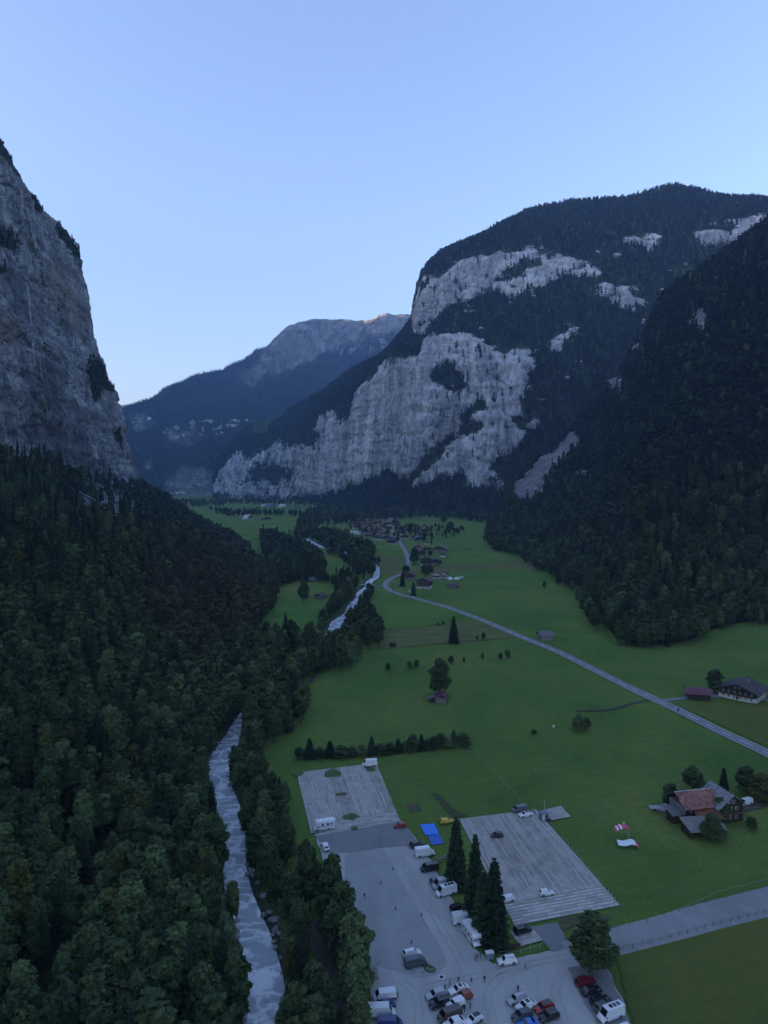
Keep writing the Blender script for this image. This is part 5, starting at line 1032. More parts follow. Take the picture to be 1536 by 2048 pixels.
# big near houses
house('big dark timber chalet with grey roof and white ground floor at the right edge', 0, 0, 17.5, 15, -44, 'white', 'dark', 'dark', 2, balc=True, pos=(175, 342), over=2.0, baseh=2.2, pitch=.36, chim=1)
house('barn with plum coloured sheet roof beside the grey tree', 0, 0, 7.5, 10.5, -104, 'dark', 'dark', 'purple', 1, 'barn', 'barn', wins=False, balc=False, chim=0, pos=(152, 346.5), baseh=3.2)
house('small weathered hay barn with grey roof right beside the main road', 0, 0, 7.5, 8.5, -80, 'stone', 'grey', 'grey', 1, 'barn', 'barn', wins=False, balc=False, chim=0, pos=(106, 472), baseh=3.4, pitch=.5)
e = house('tiny barn with a wine red roof and grey lean-to under the big tree', 0, 0, 5.4, 6.2, -78, 'grey', 'dark', 'purple', 1, 'barn', 'barn', wins=False, balc=False, chim=0, pos=(27.8, 337), baseh=2.6, pitch=.5, over=.8)
a = MB(); a.prism([(-6.2, 1.5), (-2.6, 2.5), (-2.6, 2.65), (-6.2, 1.65)], .2, 5.8); a.build('lean_to_roof', M_GTILE, e); a = MB(); a.box(-5.6, -2.72, .6, 5.4, -.2, 1.5); a.build('lean_to_wall', M_WOODD, e)
e.rotation_euler = (0, 0, math.radians(-8))
# farmhouse: long wing with red roof and a cross gable facing the valley road
fx, fy = 110.8, 219.8
e = empty('farmhouse', 'old farmhouse with patchy red tiled roof and a dark cross gable', 'house', (fx, fy, 0), math.radians(12))
a = MB(); a.box(-15, -3.0, 1.0, 9.5, -.3, 4.9); a.build('stable_wall', M_STONE, e); a = MB(); a.box(-15.05, -3.0, .9, 1.0, 2.4, 5.2); a.build('timber_front', M_WOODD, e)
def slab(m, p0, p1, p2, p3, t=.2):
    m.hexa([p0, p1, p2, p3] + [(p[0], p[1], p[2] + t) for p in (p0, p1, p2, p3)])
a = MB(); slab(a, (-16.2, -.6, 5.0), (-2.2, -.6, 5.0), (-2.2, 5.2, 8.3), (-16.2, 5.2, 8.3)); a.build('front_roof', M_RTIL2, e)
a = MB(); slab(a, (-16.2, 5.25, 8.3), (-2.2, 5.25, 8.3), (-2.2, 11, 5.0), (-16.2, 11, 5.0)); a.build('back_roof', M_GTILE, e)
a = MB(); a.box(-16.3, -1.8, 5.12, 5.36, 8.48, 8.62); a.build('ridge', M_PTILE, e)
a = MB(); a.prism([(-4.6, -.2), (4.2, -.2), (4.2, 5.6), (-.2, 9.0), (-4.6, 5.6)], -1.2, 8.5); a.build('gable_wing', M_WOODD, e)
for s, mt in ((1, M_GTILE), (-1, mat('patched_slates', (.24, .24, .25), .85, .5, 1.6))):
    a = MB(); q = [(-.2, 9.05), (-.2 + s * 5.6, 4.75), (-.2 + s * 5.6, 4.97), (-.2, 9.3)]; a.prism(q if s > 0 else q[::-1], -2.6, 9.0); a.build('gable_roof', mt, e)
a = MB(); a.box(-2.6, -1.9, 6.5, 7.2, 7, 9.6); a.build('chimney', M_STONE, e)
a = MB(); a.box(-4.0, 3.6, -2.2, -1.22, 2.7, 2.85); a.box(-4.0, 3.6, -2.25, -2.15, 2.85, 3.7); a.build('balcony', M_WOODM, e)
for xx, zz in ((-2.6, 1.6), (-.4, 1.6), (1.8, 1.6), (-2.2, 4.3), (-.2, 4.3), (1.8, 4.3), (-.9, 6.6), (.7, 6.6)): window(e, xx, -1.22, zz, .95, 1.15, '-y')
for xx in (-13, -10, -6.5): window(e, xx, .88, 3.7, .9, .9, '-y')
a = MB(); a.box(-8.6, -7.4, .8, .95, 0, 2.2); a.build('barn_door', M_WOODM, e)
a = MB(); slab(a, (-19.5, 1.2, 2.6), (-15.2, 1.2, 2.6), (-15.2, 6.2, 3.8), (-19.5, 6.2, 3.8), .15); a.build('annexe_roof', M_GTILE, e); a = MB(); a.box(-18.8, -15.1, 1.8, 5.8, -.2, 2.7); a.build('annexe_wall', M_WOODD, e)
e = empty('shed', 'lower farm shed with even reddish brown tiles in front of the farmhouse', 'shed', (102.6, 215.0, 0), math.radians(8))
a = MB(); a.box(-3.6, 3.6, .6, 6.5, -.2, 2.9); a.build('wall', M_WOODD, e); a = MB(); slab(a, (-4.2, -.8, 2.8), (4.2, -.8, 2.8), (4.2, 3.6, 4.8), (-4.2, 3.6, 4.8)); slab(a, (-4.2, 3.62, 4.8), (4.2, 3.62, 4.8), (4.2, 7.4, 3.1), (-4.2, 7.4, 3.1)); a.build('roof', M_RTILE, e)
e = empty('shed', 'open farm shed with weathered grey sheet roof, lowest of the farm buildings', 'shed', (99.3, 207.8, 0), math.radians(6))
a = MB()
for q in (-5.6, -1.9, 1.9, 5.4):
    for r_ in (1.0, 6.6): a.box(q - .1, q + .1, r_ - .1, r_ + .1, -.2, 2.5 + r_ * .18)
a.build('post', M_WOODD, e); a = MB(); a.box(-5.7, 5.5, 6.6, 6.75, -.2, 3.5); a.box(-5.8, -5.65, 1, 6.6, -.2, 2.6); a.build('wall', M_WOODD, e); a = MB()
slab(a, (-6.2, .2, 2.25), (6.0, .2, 2.25), (6.0, 7.2, 3.7), (-6.2, 7.2, 3.7), .14); a.build('roof', M_WOODG, e)
# hillside village: white houses on the far slope
fpx, fpy = P(SF2[..., 0], SF2[..., 1], SF2[..., 2])
def on_far(px, py):
    d = (fpx - px) ** 2 + (fpy - py) ** 2; i = np.unravel_index(d.argmin(), d.shape); return SF2[i]
g = random.Random(4); spots = []
for n_, (x0, x1, y0, y1) in ((50, (380, 480, 842, 855)), (46, (325, 445, 856, 878)), (8, (470, 520, 838, 846)), (5, (262, 300, 838, 850)), (7, (325, 420, 968, 992)), (6, (300, 345, 870, 880))):
    for _ in range(n_): spots.append((g.uniform(x0, x1), g.uniform(y0, y1)))
hw_me = {}
for k in range(4):
    a = MB(); w, d, h = [(9, 9, 6), (12, 10, 8), (16, 12, 11), (8, 8, 5)][k]; a.m = 0; a.box(-w / 2, w / 2, 0, d, -4, h); a.m = 1
    for s in (1, -1):
        q = [(0, h + w * .22), (s * (w / 2 + 1), h - .3), (s * (w / 2 + 1), h + .1), (0, h + w * .22 + .4)]; a.prism(q if s > 0 else q[::-1], -1, d + 1)
    hw_me[k] = a.me('hillside_house', [M_PLAST if k != 3 else M_WOODM, [M_BTILE, M_GTILE, M_GTILE, M_DTILE][k]])
for i, (px, py) in enumerate(spots):
    p = on_far(px, py); o = link('hillside_house', hw_me[g.choice([0, 0, 1, 1, 2, 3]) if py > 840 else 2], None, (p[0], p[1], p[2] - .5), g.uniform(-.6, .6)); o.scale = (1.7, 1.7, 1.7)
    setp(o, 'tiny pale house of the village on the hazy slope of the far mountain' if py < 900 else 'tiny house on the green foot of the far mountain', 'house', 'houses of the far hillside village' if py < 900 else 'houses at the foot of the far mountain')
# bridge
bx_, by_ = G(722, 1169); e = empty('bridge', 'small road bridge over the white river near the road bend', 'bridge', (bx_, by_, 0), 0)
a = MB(); a.box(-14, 14, -2.6, 2.6, -.5, .12); a.build('deck', M_STONE, e)
for s in (-2.5, 2.5): a = MB(); a.box(-14, 14, s - .08, s + .08, .9, 1.05); [a.box(k - .07, k + .07, s - .07, s + .07, .1, .95) for k in range(-14, 15, 2)]; a.build('railing', M_WOODG, e)
# campsite
def caravan_me(L, w, h):
    a = MB(); a.m = 0; a.prism([(-L / 2, .5), (L / 2 - .4, .5), (L / 2, 1.2), (L / 2 - .3, h), (-L / 2 + .2, h)], -w / 2, w / 2); a.m = 1
    for u in (-1.4, .6): a.box(u, u + .9, -w / 2 - .02, w / 2 + .02, 1.3, h - .5)
    a.m = 2; [a.tube([(0, s * w / 2 - .1 * s, .35), (0, s * w / 2 + .03 * s, .35)], .35, 8) for s in (1, -1)]; return a.me('caravan', [PT['white'], M_GLASS, M_TYRE])
CV = [caravan_me(6, 2.3, 2.7), caravan_me(7.5, 2.4, 3.1), caravan_me(5, 2.1, 2.5)]
g = random.Random(8)
for (x0, x1, y0, y1, n_, lb) in ((692, 728, 1063.5, 1070, 26, 'white caravan on the campsite field in front of the village'), (634, 650, 1068, 1072, 7, 'white caravan among the trees by the far river bend')):
    for i in range(n_):
        x, y = G(g.uniform(x0, x1), g.uniform(y0, y1)); o = link('caravan', g.choice(CV), None, (x, y, .1), g.choice([.2, 1.2, 1.9, 0])); setp(o, lb, 'caravan', 'caravans, ' + ('campsite' if x0 > 680 else 'river bend'))
M_TENT = mat('tent_cloth', (.78, .78, .76), .8, .05, 2)
for px, py, l in ((901, 1160, 'left white tent on the meadow behind the village pair of houses'), (914, 1160, 'right white tent on the meadow next to a parked trailer')):
    x, y = G(px, py); e = empty('tent', l, 'tent', (x, y, 0)); a = MB(); a.box(-2.6, 2.6, 0, 4, 0, 1.8); a.build('tent_wall', M_TENT, e); a = MB(); a.add([(-2.8, -.2, 1.8), (2.8, -.2, 1.8), (2.8, 4.2, 1.8), (-2.8, 4.2, 1.8), (0, 2, 3.2)], [(0, 1, 4), (1, 2, 4), (2, 3, 4), (3, 0, 4), (3, 2, 1, 0)]); a.build('tent_roof', M_TENT, e)
x, y = G(922, 1158); setp(link('caravan', CV[2], None, (x, y, .1), .1), 'pale trailer beside the right white tent', 'caravan')
# utility poles
for px, py, h, l in ((763, 1172, 9, 'slim utility pole beside the bridge road'), (787, 1186, 9, 'utility pole on the inside of the road bend'), (683, 1152, 8, 'utility pole on the left meadow by the river trees'), (763, 1148, 8, 'utility pole in the field above the bridge')):
    x, y = G(px, py); e = empty('utility_pole', l, 'pole', (x, y, 0)); a = MB(); a.tube([(0, 0, -.3), (0, 0, h)], [.16, .1], 6); a.build('pole', M_WOODD, e); a = MB(); a.box(-.8, .8, -.05, .05, h - .7, h - .58); a.build('crossarm', M_WOODD, e)
# waterfall on the left wall
wp = [(0, 527), (18, 533), (36, 541), (47, 555), (53, 575), (57, 605), (60, 640), (64, 690), (68, 740)]
lpx, lpy = P(SL2[..., 0], SL2[..., 1], SL2[..., 2]); ok = (SL2[..., 1] > 600) & (SL2[..., 1] < 1450)
a = MB(); pts = []; rs = []
for i, (px, py) in enumerate(catmull(np.array(wp, float), 40)):
    d = np.where(ok, (lpx - px) ** 2 + (lpy - py) ** 2, 1e9); k = np.unravel_index(d.argmin(), d.shape); q = SL2[k]; pts.append(Vector((q[0] + 3 + .02 * i, q[1] - 5, q[2]))); rs.append(.8 + .9 * i / 40)
for _ in range(3): pts = [pts[0]] + [(pts[i - 1] + pts[i] * 2 + pts[i + 1]) / 4 for i in range(1, len(pts) - 1)] + [pts[-1]]
a.tube(pts, rs, 6); m, t, b, L = newmat('waterfall_spray'); b.inputs['Base Color'].default_value = (.62, .66, .7, 1); b.inputs['Roughness'].default_value = .9
nn_ = noise(t, coords(t, (.3, .3, .05)), 1, 5, .7); L.new(ramp(t, nn_, [(.35, (0, 0, 0)), (.7, (.6, .6, .6))]), b.inputs['Alpha'])
setp(a.build('waterfall', m), 'thin white waterfall trickling down the left rock wall', 'waterfall')
# ------------------------------------------------------------ people
def cloth(n, c): return mat(n, c, .85, .12, 6)
M_SKIN = mat('skin', (.42, .27, .2), .6, .05, 8); M_HAIR = mat('hair', (.05, .035, .025), .7, .2, 9); M_SHOE = mat('shoe', (.04, .04, .04), .7, .1, 9)
_pm2 = {}
def person_mesh(pose):
    if pose in _pm2: return _pm2[pose]
    st = {'walk': .34, 'stand': .10, 'stride': .5, 'hang': .12}[pose]; ar = {'walk': .22, 'stand': .04, 'stride': .34, 'hang': 0}[pose]; V = []; E = []; R = []
    def nd(p, r, par=None):
        V.append(p); R.append(r)
        if par is not None: E.append((par, len(V) - 1))
        return len(V) - 1
    pel = nd((0, 0, .93), (.15, .115)); wa = nd((0, 0, 1.10), (.135, .10), pel); ch = nd((0, .01, 1.30), (.165, .115), wa); sh = nd((0, 0, 1.43), (.12, .09), ch); nk = nd((0, 0, 1.50), (.052, .055), sh); hd = nd((0, -.015, 1.59), (.078, .092), nk); tp = nd((0, -.01, 1.70), (.07, .082), hd)
    for s in (1, -1):
        f = s * st
        hp = nd((s * .09, 0, .88), (.095, .10), pel); kn = nd((s * .10, -.05 - f * .45, .49), (.062, .068), hp); an = nd((s * .10, -f * .75 + .05 * (s > 0), .10 + (.06 if f < 0 else 0)), (.042, .048), kn); to = nd((s * .11, -f * .75 - .17, .045), (.042, .03), an)
        if pose == 'hang': sp_ = nd((s * .19, 0, 1.44), (.06, .06), sh); el = nd((s * .28, -.1, 1.62), (.045, .045), sp_); wr_ = nd((s * .24, -.1, 1.86), (.03, .03), el); hnd = (s * .24, -.1, 1.95); dn = (0, 0, .07)
        else: sp_ = nd((s * .19, 0, 1.41), (.06, .06), sh); el = nd((s * .24, f * ar, 1.14), (.045, .045), sp_); wr_ = nd((s * .23, f * ar * 1.6 - .08, .90), (.03, .03), el); hnd = (s * .23, f * ar * 1.7 - .1, .82); dn = (0, -.012, -.07)
        pa = nd(hnd, (.034, .022), wr_)
        for k in range(4): b_ = nd((hnd[0] + (k - 1.5) * .003, hnd[1] + (k - 1.5) * .021, hnd[2] + dn[2] * .45), (.010, .010), pa); nd((hnd[0] - s * .012, hnd[1] + (k - 1.5) * .022, hnd[2] + dn[2] * (1.25 - .12 * abs(k - 1.4))), (.008, .008), b_)
        nd((hnd[0] - s * .02, hnd[1] - .045, hnd[2] + dn[2] * .4), (.010, .010), pa)
    me = bpy.data.meshes.new('person'); me.from_pydata(V, E, []); o = bpy.data.objects.new('person_tmp', me); COL.objects.link(o)
    md = o.modifiers.new('s', 'SKIN'); sv = me.skin_vertices[0].data
    for i, r in enumerate(R): sv[i].radius = r
    sv[0].use_root = True; sb = o.modifiers.new('d', 'SUBSURF'); sb.levels = 1
    dg = bpy.context.evaluated_depsgraph_get(); dg.update(); m2 = bpy.data.meshes.new_from_object(o.evaluated_get(dg)); bpy.data.objects.remove(o); _pm2[pose] = m2; return m2
def person(label, px, py, pose='walk', rot=0, shirt=(.05, .05, .06), legs=(.04, .045, .06), skin_arms=False, pos=None, bag=None, group='people walking about the car park'):
    x, y = pos[:2] if pos else G(px, py); z = pos[2] if pos else .08
    me = person_mesh(pose).copy(); me.name = 'person'; me.materials.clear()
    k = '%02x%02x%02x' % tuple(int(c * 255) for c in shirt); k2 = '%02x%02x%02x' % tuple(int(c * 255) for c in legs)
    for m in (cloth('shirt_' + k, shirt), cloth('trousers_' + k2, legs), M_SKIN, M_HAIR, M_SHOE): me.materials.append(m)
    for p in me.polygons:
        c = p.center; r = abs(c.x)
        if c.z > 1.49 and r < .12: i = 3 if (c.z > 1.66 or (c.y > .01 and c.z > 1.55)) else 2
        elif c.z < .10: i = 4
        elif c.z < .96 and r < .2: i = 1
        elif pose != 'hang' and r > .17 and c.z < (1.2 if skin_arms else .90): i = 2
        elif pose == 'hang' and c.z > 1.88: i = 2
        else: i = 0
        p.material_index = i; p.use_smooth = True
    e = link('person', me, None, (x, y, z), math.radians(rot)); setp(e, label, 'person', group)
    nose = MB(); nose.add([(-.014, -.10, 1.585), (.014, -.10, 1.585), (0, -.125, 1.59), (0, -.095, 1.63)], [(0, 1, 2), (0, 2, 3), (1, 3, 2)]); nose.build('nose', M_SKIN, e)
    if bag: a = MB(); a.box(-.15, .15, .11, .27, 1.0, 1.42); a.build('backpack', cloth('bag', bag), e)
    return e
person('person in dark clothes walking alone across the parking bay', 729, 1798, 'walk', 150)
person('person in pale jacket with dark bag, leftmost of the four walkers near the white saloon', 899, 1972, 'walk', -70, (.5, .5, .5), bag=(.03, .03, .04))
person('second of the four walkers, dark jacket, behind the white saloon', 917, 1968, 'stride', -60, (.03, .03, .05))
person('third of the four walkers, dark top and light trousers', 943, 1970, 'walk', -80, (.03, .03, .04), (.25, .25, .28))
person('tall person in black at the right end of the four walkers', 969, 1966, 'stand', 20, (.02, .02, .025), (.05, .04, .035))
person('person in red and white top walking by the white off-roader', 1051, 1938, 'stride', 60, (.62, .22, .2), (.03, .03, .04))
person('person in grey standing near the light car with a black roof', 940, 2019, 'walk', 120, (.09, .1, .12))
person('person in dark clothes beside the white boxy off-roader', 929, 2024, 'stand', -30, (.05, .05, .06))
person('person bent by the open tail of the silver estate car', 890, 1983, 'stand', 60, (.14, .15, .18))
person('person in dark clothes above the silver estate car on the right', 1036, 1985, 'stand', 0, (.03, .03, .04), (.12, .1, .09))
person('person in white helmet and dark suit beside the grey van', 1060, 1631, 'stand', 40, (.04, .05, .06))
person('person in light top by the edge of the large plank lot', 1070, 1630, 'stand', -60, (.45, .45, .44))
person('person on the lane beside the bicycles under the spruces', 952, 1924, 'stand', 90, (.07, .06, .06))
# parachutist with two canopies
M_PINK = mat('pink_fabric', (.78, .10, .22), .7, .06, 2); M_WFAB = mat('white_fabric', (.84, .85, .86), .7, .04, 2); M_LINE = mat('cord', (.3, .3, .3), .8, .1, 3)
cx_, cy_ = G(1258, 1680)
person('parachutist in pale overalls landing on the meadow between the canopies', 0, 0, 'hang', 200, (.35, .42, .46), (.30, .36, .40), pos=(cx_, cy_, .3), group='parachutists on the meadow')
def canopy(name, label, ox, oy, oz, span, chord, rise, cells, stripes, tilt, rz, sag=0):
    e = empty(name, label, 'parachute', (ox, oy, oz), rz); ext = span / cells; n = cells
    for mi_, mt in ((0, M_WFAB), (1, M_PINK)):
        V = []; Fc = []
        for i in range(n):
            if stripes(i, n) != mi_: continue
            b0 = len(V); sub = 4
            for q in range(sub + 1):
                u = (i + q / sub) / n * 2 - 1; a = u * 1.15; X0 = math.sin(a) * span / 2; Z0 = math.cos(a) * rise + .12 * math.sin(q / sub * math.pi) + sag * math.sin(u * 5) * .3
                for c, th in ((0, .0), (.25, .22), (.6, .2), (1, .0)): V.append((X0, (c - .4) * chord, Z0 + th)); V.append((X0, (c - .4) * chord, Z0 - th * .4 - .03))
            for q in range(sub):
                for c in range(3):
                    p0 = b0 + q * 8 + c * 2; p1 = b0 + (q + 1) * 8 + c * 2
                    Fc += [(p0, p1, p1 + 2, p0 + 2), (p0 + 1, p0 + 3, p1 + 3, p1 + 1)]
        if V:
            o = link('canopy_cell', mesh('canopy_cell', V, Fc, mt, True), e)
            if mi_ == 1: o['label'] = 'pink cells'
    for ch in e.children: ch.rotation_euler = (tilt, 0, 0)
    return e
e = canopy('parachute', 'pink and white arched canopy above and left of the parachutist', cx_ - 2.2, cy_ + .5, 2.6, 5.0, 1.7, 1.6, 9, lambda i, n: 0 if i in (1, 3) else 1, .35, .25)
a = MB()
for k in range(-3, 4): a.tube([(2.2, -.5, -.6), (k * .75, 0, 1.4 - .12 * k * k)], .012, 3, False)
a.build('suspension_line', M_LINE, e)
x2, y2 = G(1255, 1685, 1.0)
canopy('parachute', 'white canopy with pink tips, lower of the two, settling on the grass', x2, y2 - .4, .25, 6.6, 2.3, .9, 11, lambda i, n: 1 if i >= n - 2 or i == 2 and False else 0, .25, -.05, 1.0)
# ------------------------------------------------------------ small things around the car park
def P3(px, py, z=0): return Vector((*G(px, py, z), z))
def fence(name, label, pts, gap, h, rails, mt, rail_mt=None, pr=.06, railh=None):
    w = np.array([G(*p) for p in pts]); c = catmull(w, 200); s = np.concatenate([[0], np.cumsum(np.linalg.norm(np.diff(c, axis=0), axis=1))]); n = int(s[-1] / gap) + 1; u = np.linspace(0, s[-1], n)
    c = np.stack([np.interp(u, s, c[:, 0]), np.interp(u, s, c[:, 1])], 1); e = empty(name, label, 'fence', (c[0, 0], c[0, 1], 0)); pm_ = MB(); pm_.box(-pr, pr, -pr, pr, -.2, h); me = pm_.me('post', mt)
    for q in c: link('post', me, e, (q[0] - c[0, 0], q[1] - c[0, 1], 0))
    for r_ in rails: a = MB(); a.tube([(q[0] - c[0, 0], q[1] - c[0, 1], r_) for q in c], pr * .5, 4); a.build('rail', rail_mt or mt, e)
M_POST = mat('fence_timber', (.16, .13, .10), .9, .3, 3); M_RAILP = mat('pale_rail', (.42, .42, .36), .8, .2, 2)
fence('fence', 'post and rail fence along the lower side of the lane', [(1226, 1906), (1290, 1891), (1350, 1875), (1420, 1855), (1536, 1826), (1640, 1800)], 2.6, 1.2, (.6, 1.05), M_POST)
fence('fence', 'thin pale rail fence along the upper side of the lane', [(1222, 1861), (1270, 1852), (1330, 1836), (1390, 1812), (1440, 1789), (1536, 1765), (1640, 1740)], 5, 1.1, (1.0,), M_POST, M_RAILP, .05)
fence('fence', 'row of short stakes along the right edge of the large plank lot', [(1080, 1625), (1112, 1660), (1150, 1705), (1200, 1765), (1245, 1812)], 1.6, .8, (.7,), M_RAILP, M_POST, .05)
fence('fence', 'pale rail curving round the grass island under the spruces', [(998, 1908), (1020, 1910), (1050, 1903), (1084, 1893), (1094, 1885)], 2.4, .7, (.6,), M_RAILP, None, .06)
fence('fence', 'wire fence down the edge of the right lower meadow', [(1214, 1935), (1232, 1965), (1256, 2010), (1275, 2048), (1300, 2100)], 3, 1.0, (.5, .9), M_POST, None, .05)
for l, p in (('long field fence crossing below the lone spruce', [(680, 1352), (760, 1344), (840, 1334), (905, 1328), (1000, 1319), (1040, 1315)]), ('field fence along the mown field', [(757, 1298), (830, 1292), (907, 1286), (1000, 1276)]), ('short field fence ending at the dark bush', [(1065, 1468), (1110, 1462), (1160, 1458)]),
             ('field fence on the far right meadow', [(870, 1136), (940, 1134), (1005, 1133)]), ('fence behind the big hedgerow meadow', [(958, 1132), (990, 1138), (905, 1160)][:2]), ('fence along the left meadow', [(545, 1204), (590, 1202), (620, 1199)])):
    fence('field_fence', l, p, 4, 1.1, (.5, 1.0), M_POST, None, .07)
fence('field_fence', 'fence running from the hedgerow down to the plank lot', [(940, 1496), (975, 1530), (1010, 1570), (1040, 1600)], 4, .9, (.8,), M_RAILP, None, .04)
fence('field_fence', 'fence posts right of the farm garden', [(1330, 1640), (1345, 1660), (1365, 1680)], 3, 1.0, (.9,), M_POST)
# blue ground sheets
M_BLUE = mat('blue_tarpaulin', (.035, .24, .82), .5, .1, 1.5); M_BLU2 = mat('darker_blue_tarpaulin', (.03, .13, .50), .5, .1, 1.5)
def tarp(label, c, mt):
    q = [Vector((*G(*p), 0)) for p in c]; o0 = sum(q, Vector()) / 4; n = 12; V = []; Fc = []
    for j in range(n + 1):
        for i in range(n + 1):
            u, v = i / n, j / n; p = (q[0] * (1 - u) + q[1] * u) * (1 - v) + (q[3] * (1 - u) + q[2] * u) * v - o0; V.append((p.x, p.y, .09 + .05 * math.sin(i * 1.7 + j) * math.sin(j * 1.3)))
    for j in range(n):
        for i in range(n): k = j * (n + 1) + i; Fc.append((k, k + n + 1, k + n + 2, k + 1))
    o = link('tarpaulin', mesh('tarpaulin', V, Fc, mt, True), None, tuple(o0)); setp(o, label, 'tarpaulin')
tarp('bright blue packing sheet spread on the grass, upper of the two', [(840, 1650), (868, 1647), (878, 1668), (851, 1671)], M_BLUE); tarp('darker blue packing sheet just below the bright one', [(856, 1672), (879, 1669), (888, 1687), (863, 1691)], M_BLU2)
# kiosk with mast and quad bike
x, y = G(1087, 1640); e = empty('kiosk', 'grey blue box kiosk at the corner of the large plank lot', 'kiosk', (x, y, 0), .3); M_KIO = mat('kiosk_grey', (.20, .23, .27), .6, .1, 2)
a = MB(); a.box(-1.2, 1.2, -1, 1, .25, 2.5); a.build('cabin', M_KIO, e); a = MB(); a.box(-1.35, 1.35, -1.15, 1.15, 2.5, 2.62); a.build('roof', M_KIO, e); a = MB(); a.box(-.9, -.2, -1.03, -1.0, .4, 2.2); a.build('door', M_FRAME, e); a = MB(); a.box(.2, 1.0, -1.03, -1.0, 1.2, 2.0); a.build('window', M_PANE, e); a = MB(); [a.box(u - .1, u + .1, -.9, .9, 0, .25) for u in (-1, 1)]; a.build('skid', M_TRIM, e)
x, y = G(1089, 1628); e = empty('mast', 'slim pale mast behind the grey kiosk', 'mast', (x, y, 0)); a = MB(); a.tube([(0, 0, 0), (-.1, 0, 4.6)], [.06, .04], 6); a.build('pole', M_FRAME, e)
x, y = G(1096, 1642); e = empty('quad_bike', 'black quad bike parked beside the kiosk', 'quad bike', (x, y, 0), .5); a = MB(); a.box(-.7, .7, -.3, .3, .45, .75); a.box(-.75, -.3, -.45, .45, .72, .8); a.box(.3, .75, -.45, .45, .72, .8); a.build('body', M_TRIM, e)
for sx in (-.6, .6):
    for sy in (-.5, .5): a = MB(); a.tube([(sx, sy - .12, .3), (sx, sy + .12, .3)], .3, 10); a.build('wheel', M_TYRE, e)
a = MB(); a.tube([(.35, 0, .7), (.2, 0, 1.1)], .04, 5); a.tube([(.2, -.35, 1.1), (.2, .35, 1.1)], .03, 5); a.build('handlebar', M_TRIM, e)
def bicycle(label, px, py, rz, frame):
    x, y = G(px, py); e = empty('bicycle', label, 'bicycle', (x, y, .08), rz, 'bicycles on the car park')
    for sx in (-.5, .5):
        a = MB(); a.tube([(sx + .33 * math.cos(t), 0, .34 + .33 * math.sin(t)) for t in [k / 14 * 6.283 for k in range(15)]], .025, 4, False); [a.tube([(sx, 0, .34), (sx + .32 * math.cos(t), 0, .34 + .32 * math.sin(t))], .006, 3) for t in [k / 6 * 6.283 for k in range(6)]]; a.build('wheel', M_TYRE, e)
    a = MB(); J = dict(h=(.38, 0, .88), b=(-.05, 0, .32), s=(-.18, 0, .86), r=(-.5, 0, .34), f=(.5, 0, .34))
    for p, q in (('h', 's'), ('h', 'b'), ('b', 's'), ('b', 'r'), ('s', 'r'), ('h', 'f')): a.tube([J[p], J[q]], .025, 5)
    a.build('frame', frame, e); a = MB(); a.box(-.32, -.08, -.07, .07, .9, .96); a.build('saddle', M_TRIM, e); a = MB(); a.tube([(.38, 0, .88), (.36, 0, 1.0), (.36, -.25, 1.02)], .02, 4); a.tube([(.36, 0, 1.0), (.36, .25, 1.02)], .02, 4); a.build('handlebar', M_TRIM, e)
for i, (px, py, r_, c, l) in enumerate([(949, 1915, 1.2, 'white', 'white bicycle leaning by the spruces'), (955, 1917, 1.0, 'red', 'red bicycle next to the white one under the spruces'), (961, 1916, 1.3, 'black', 'black bicycle at the end of the three under the spruces'), (1064, 1624, .4, 'silver', 'silver bicycle beside the two people at the plank lot'), (1068, 1622, 1.0, 'white', 'white bicycle propped behind the silver one at the plank lot')]): bicycle(l, px, py, r_, PT[c])
# rows of luggage trolleys at the left edge
M_TROL = mat('trolley_basket', (.5, .5, .52), .5, .08, 4)
for r_ in range(3):
    for k in range(5):
        p = P3(737 + r_ * 7.2 + k * .6, 1939 + k * 5.4 - r_ * 1.6); e = empty('trolley', 'wire trolley in the small grid parked at the tree edge', 'trolley', (p.x, p.y, .08), .2, 'trolleys parked in rows at the tree edge')
        a = MB(); a.box(-.32, .32, -.3, .3, .55, .6); a.box(-.32, .32, -.32, -.28, .55, .95); a.box(-.34, -.30, -.3, .3, .55, .85); a.box(.30, .34, -.3, .3, .55, .85); a.build('basket', M_TROL, e)
        a = MB(); [a.box(u - .03, u + .03, v - .03, v + .03, .02, .56) for u in (-.28, .28) for v in (-.26, .26)]; a.build('frame', M_TRIM, e)
# bollards and stones on the bay, manhole, bins, signs
for i, (px, py) in enumerate([(762, 1768), (791, 1820), (823, 1887), (843, 1832), (786, 1740)]):
    x, y = G(px, py); e = empty('bollard', 'small dark bollard with a pale foot on the parking bay', 'bollard', (x, y, .08), 0, 'bollards on the parking bay'); a = MB(); a.tube([(0, 0, 0), (0, 0, .8)], [.13, .1], 8); a.build('post', M_TRIM, e); a = MB(); a.tube([(0, 0, 0), (0, 0, .12)], [.35, .3], 8); a.build('foot', M_STONE, e)
def rockmesh(seed, s):
    g = np.random.default_rng(seed); bm = bmesh.new(); bmesh.ops.create_icosphere(bm, subdivisions=2, radius=s)
    for v in bm.verts: c = v.co; k = 1 + .28 * float(fbm(np.array([c.x / s + seed * 3.1]), np.array([c.y / s]), np.array([c.z / s]), 2)[0]); v.co = Vector((c.x * k * 1.2, c.y * k, c.z * k * .65))
    me = bpy.data.meshes.new('boulder'); bm.to_mesh(me); bm.free(); me.materials.append(M_BOUL); return me
M_BOUL = mat('boulder_rock', (.26, .26, .25), .9, .3, 1.5); RK = [rockmesh(i, .5) for i in range(5)]
g = random.Random(11); n_b = 0
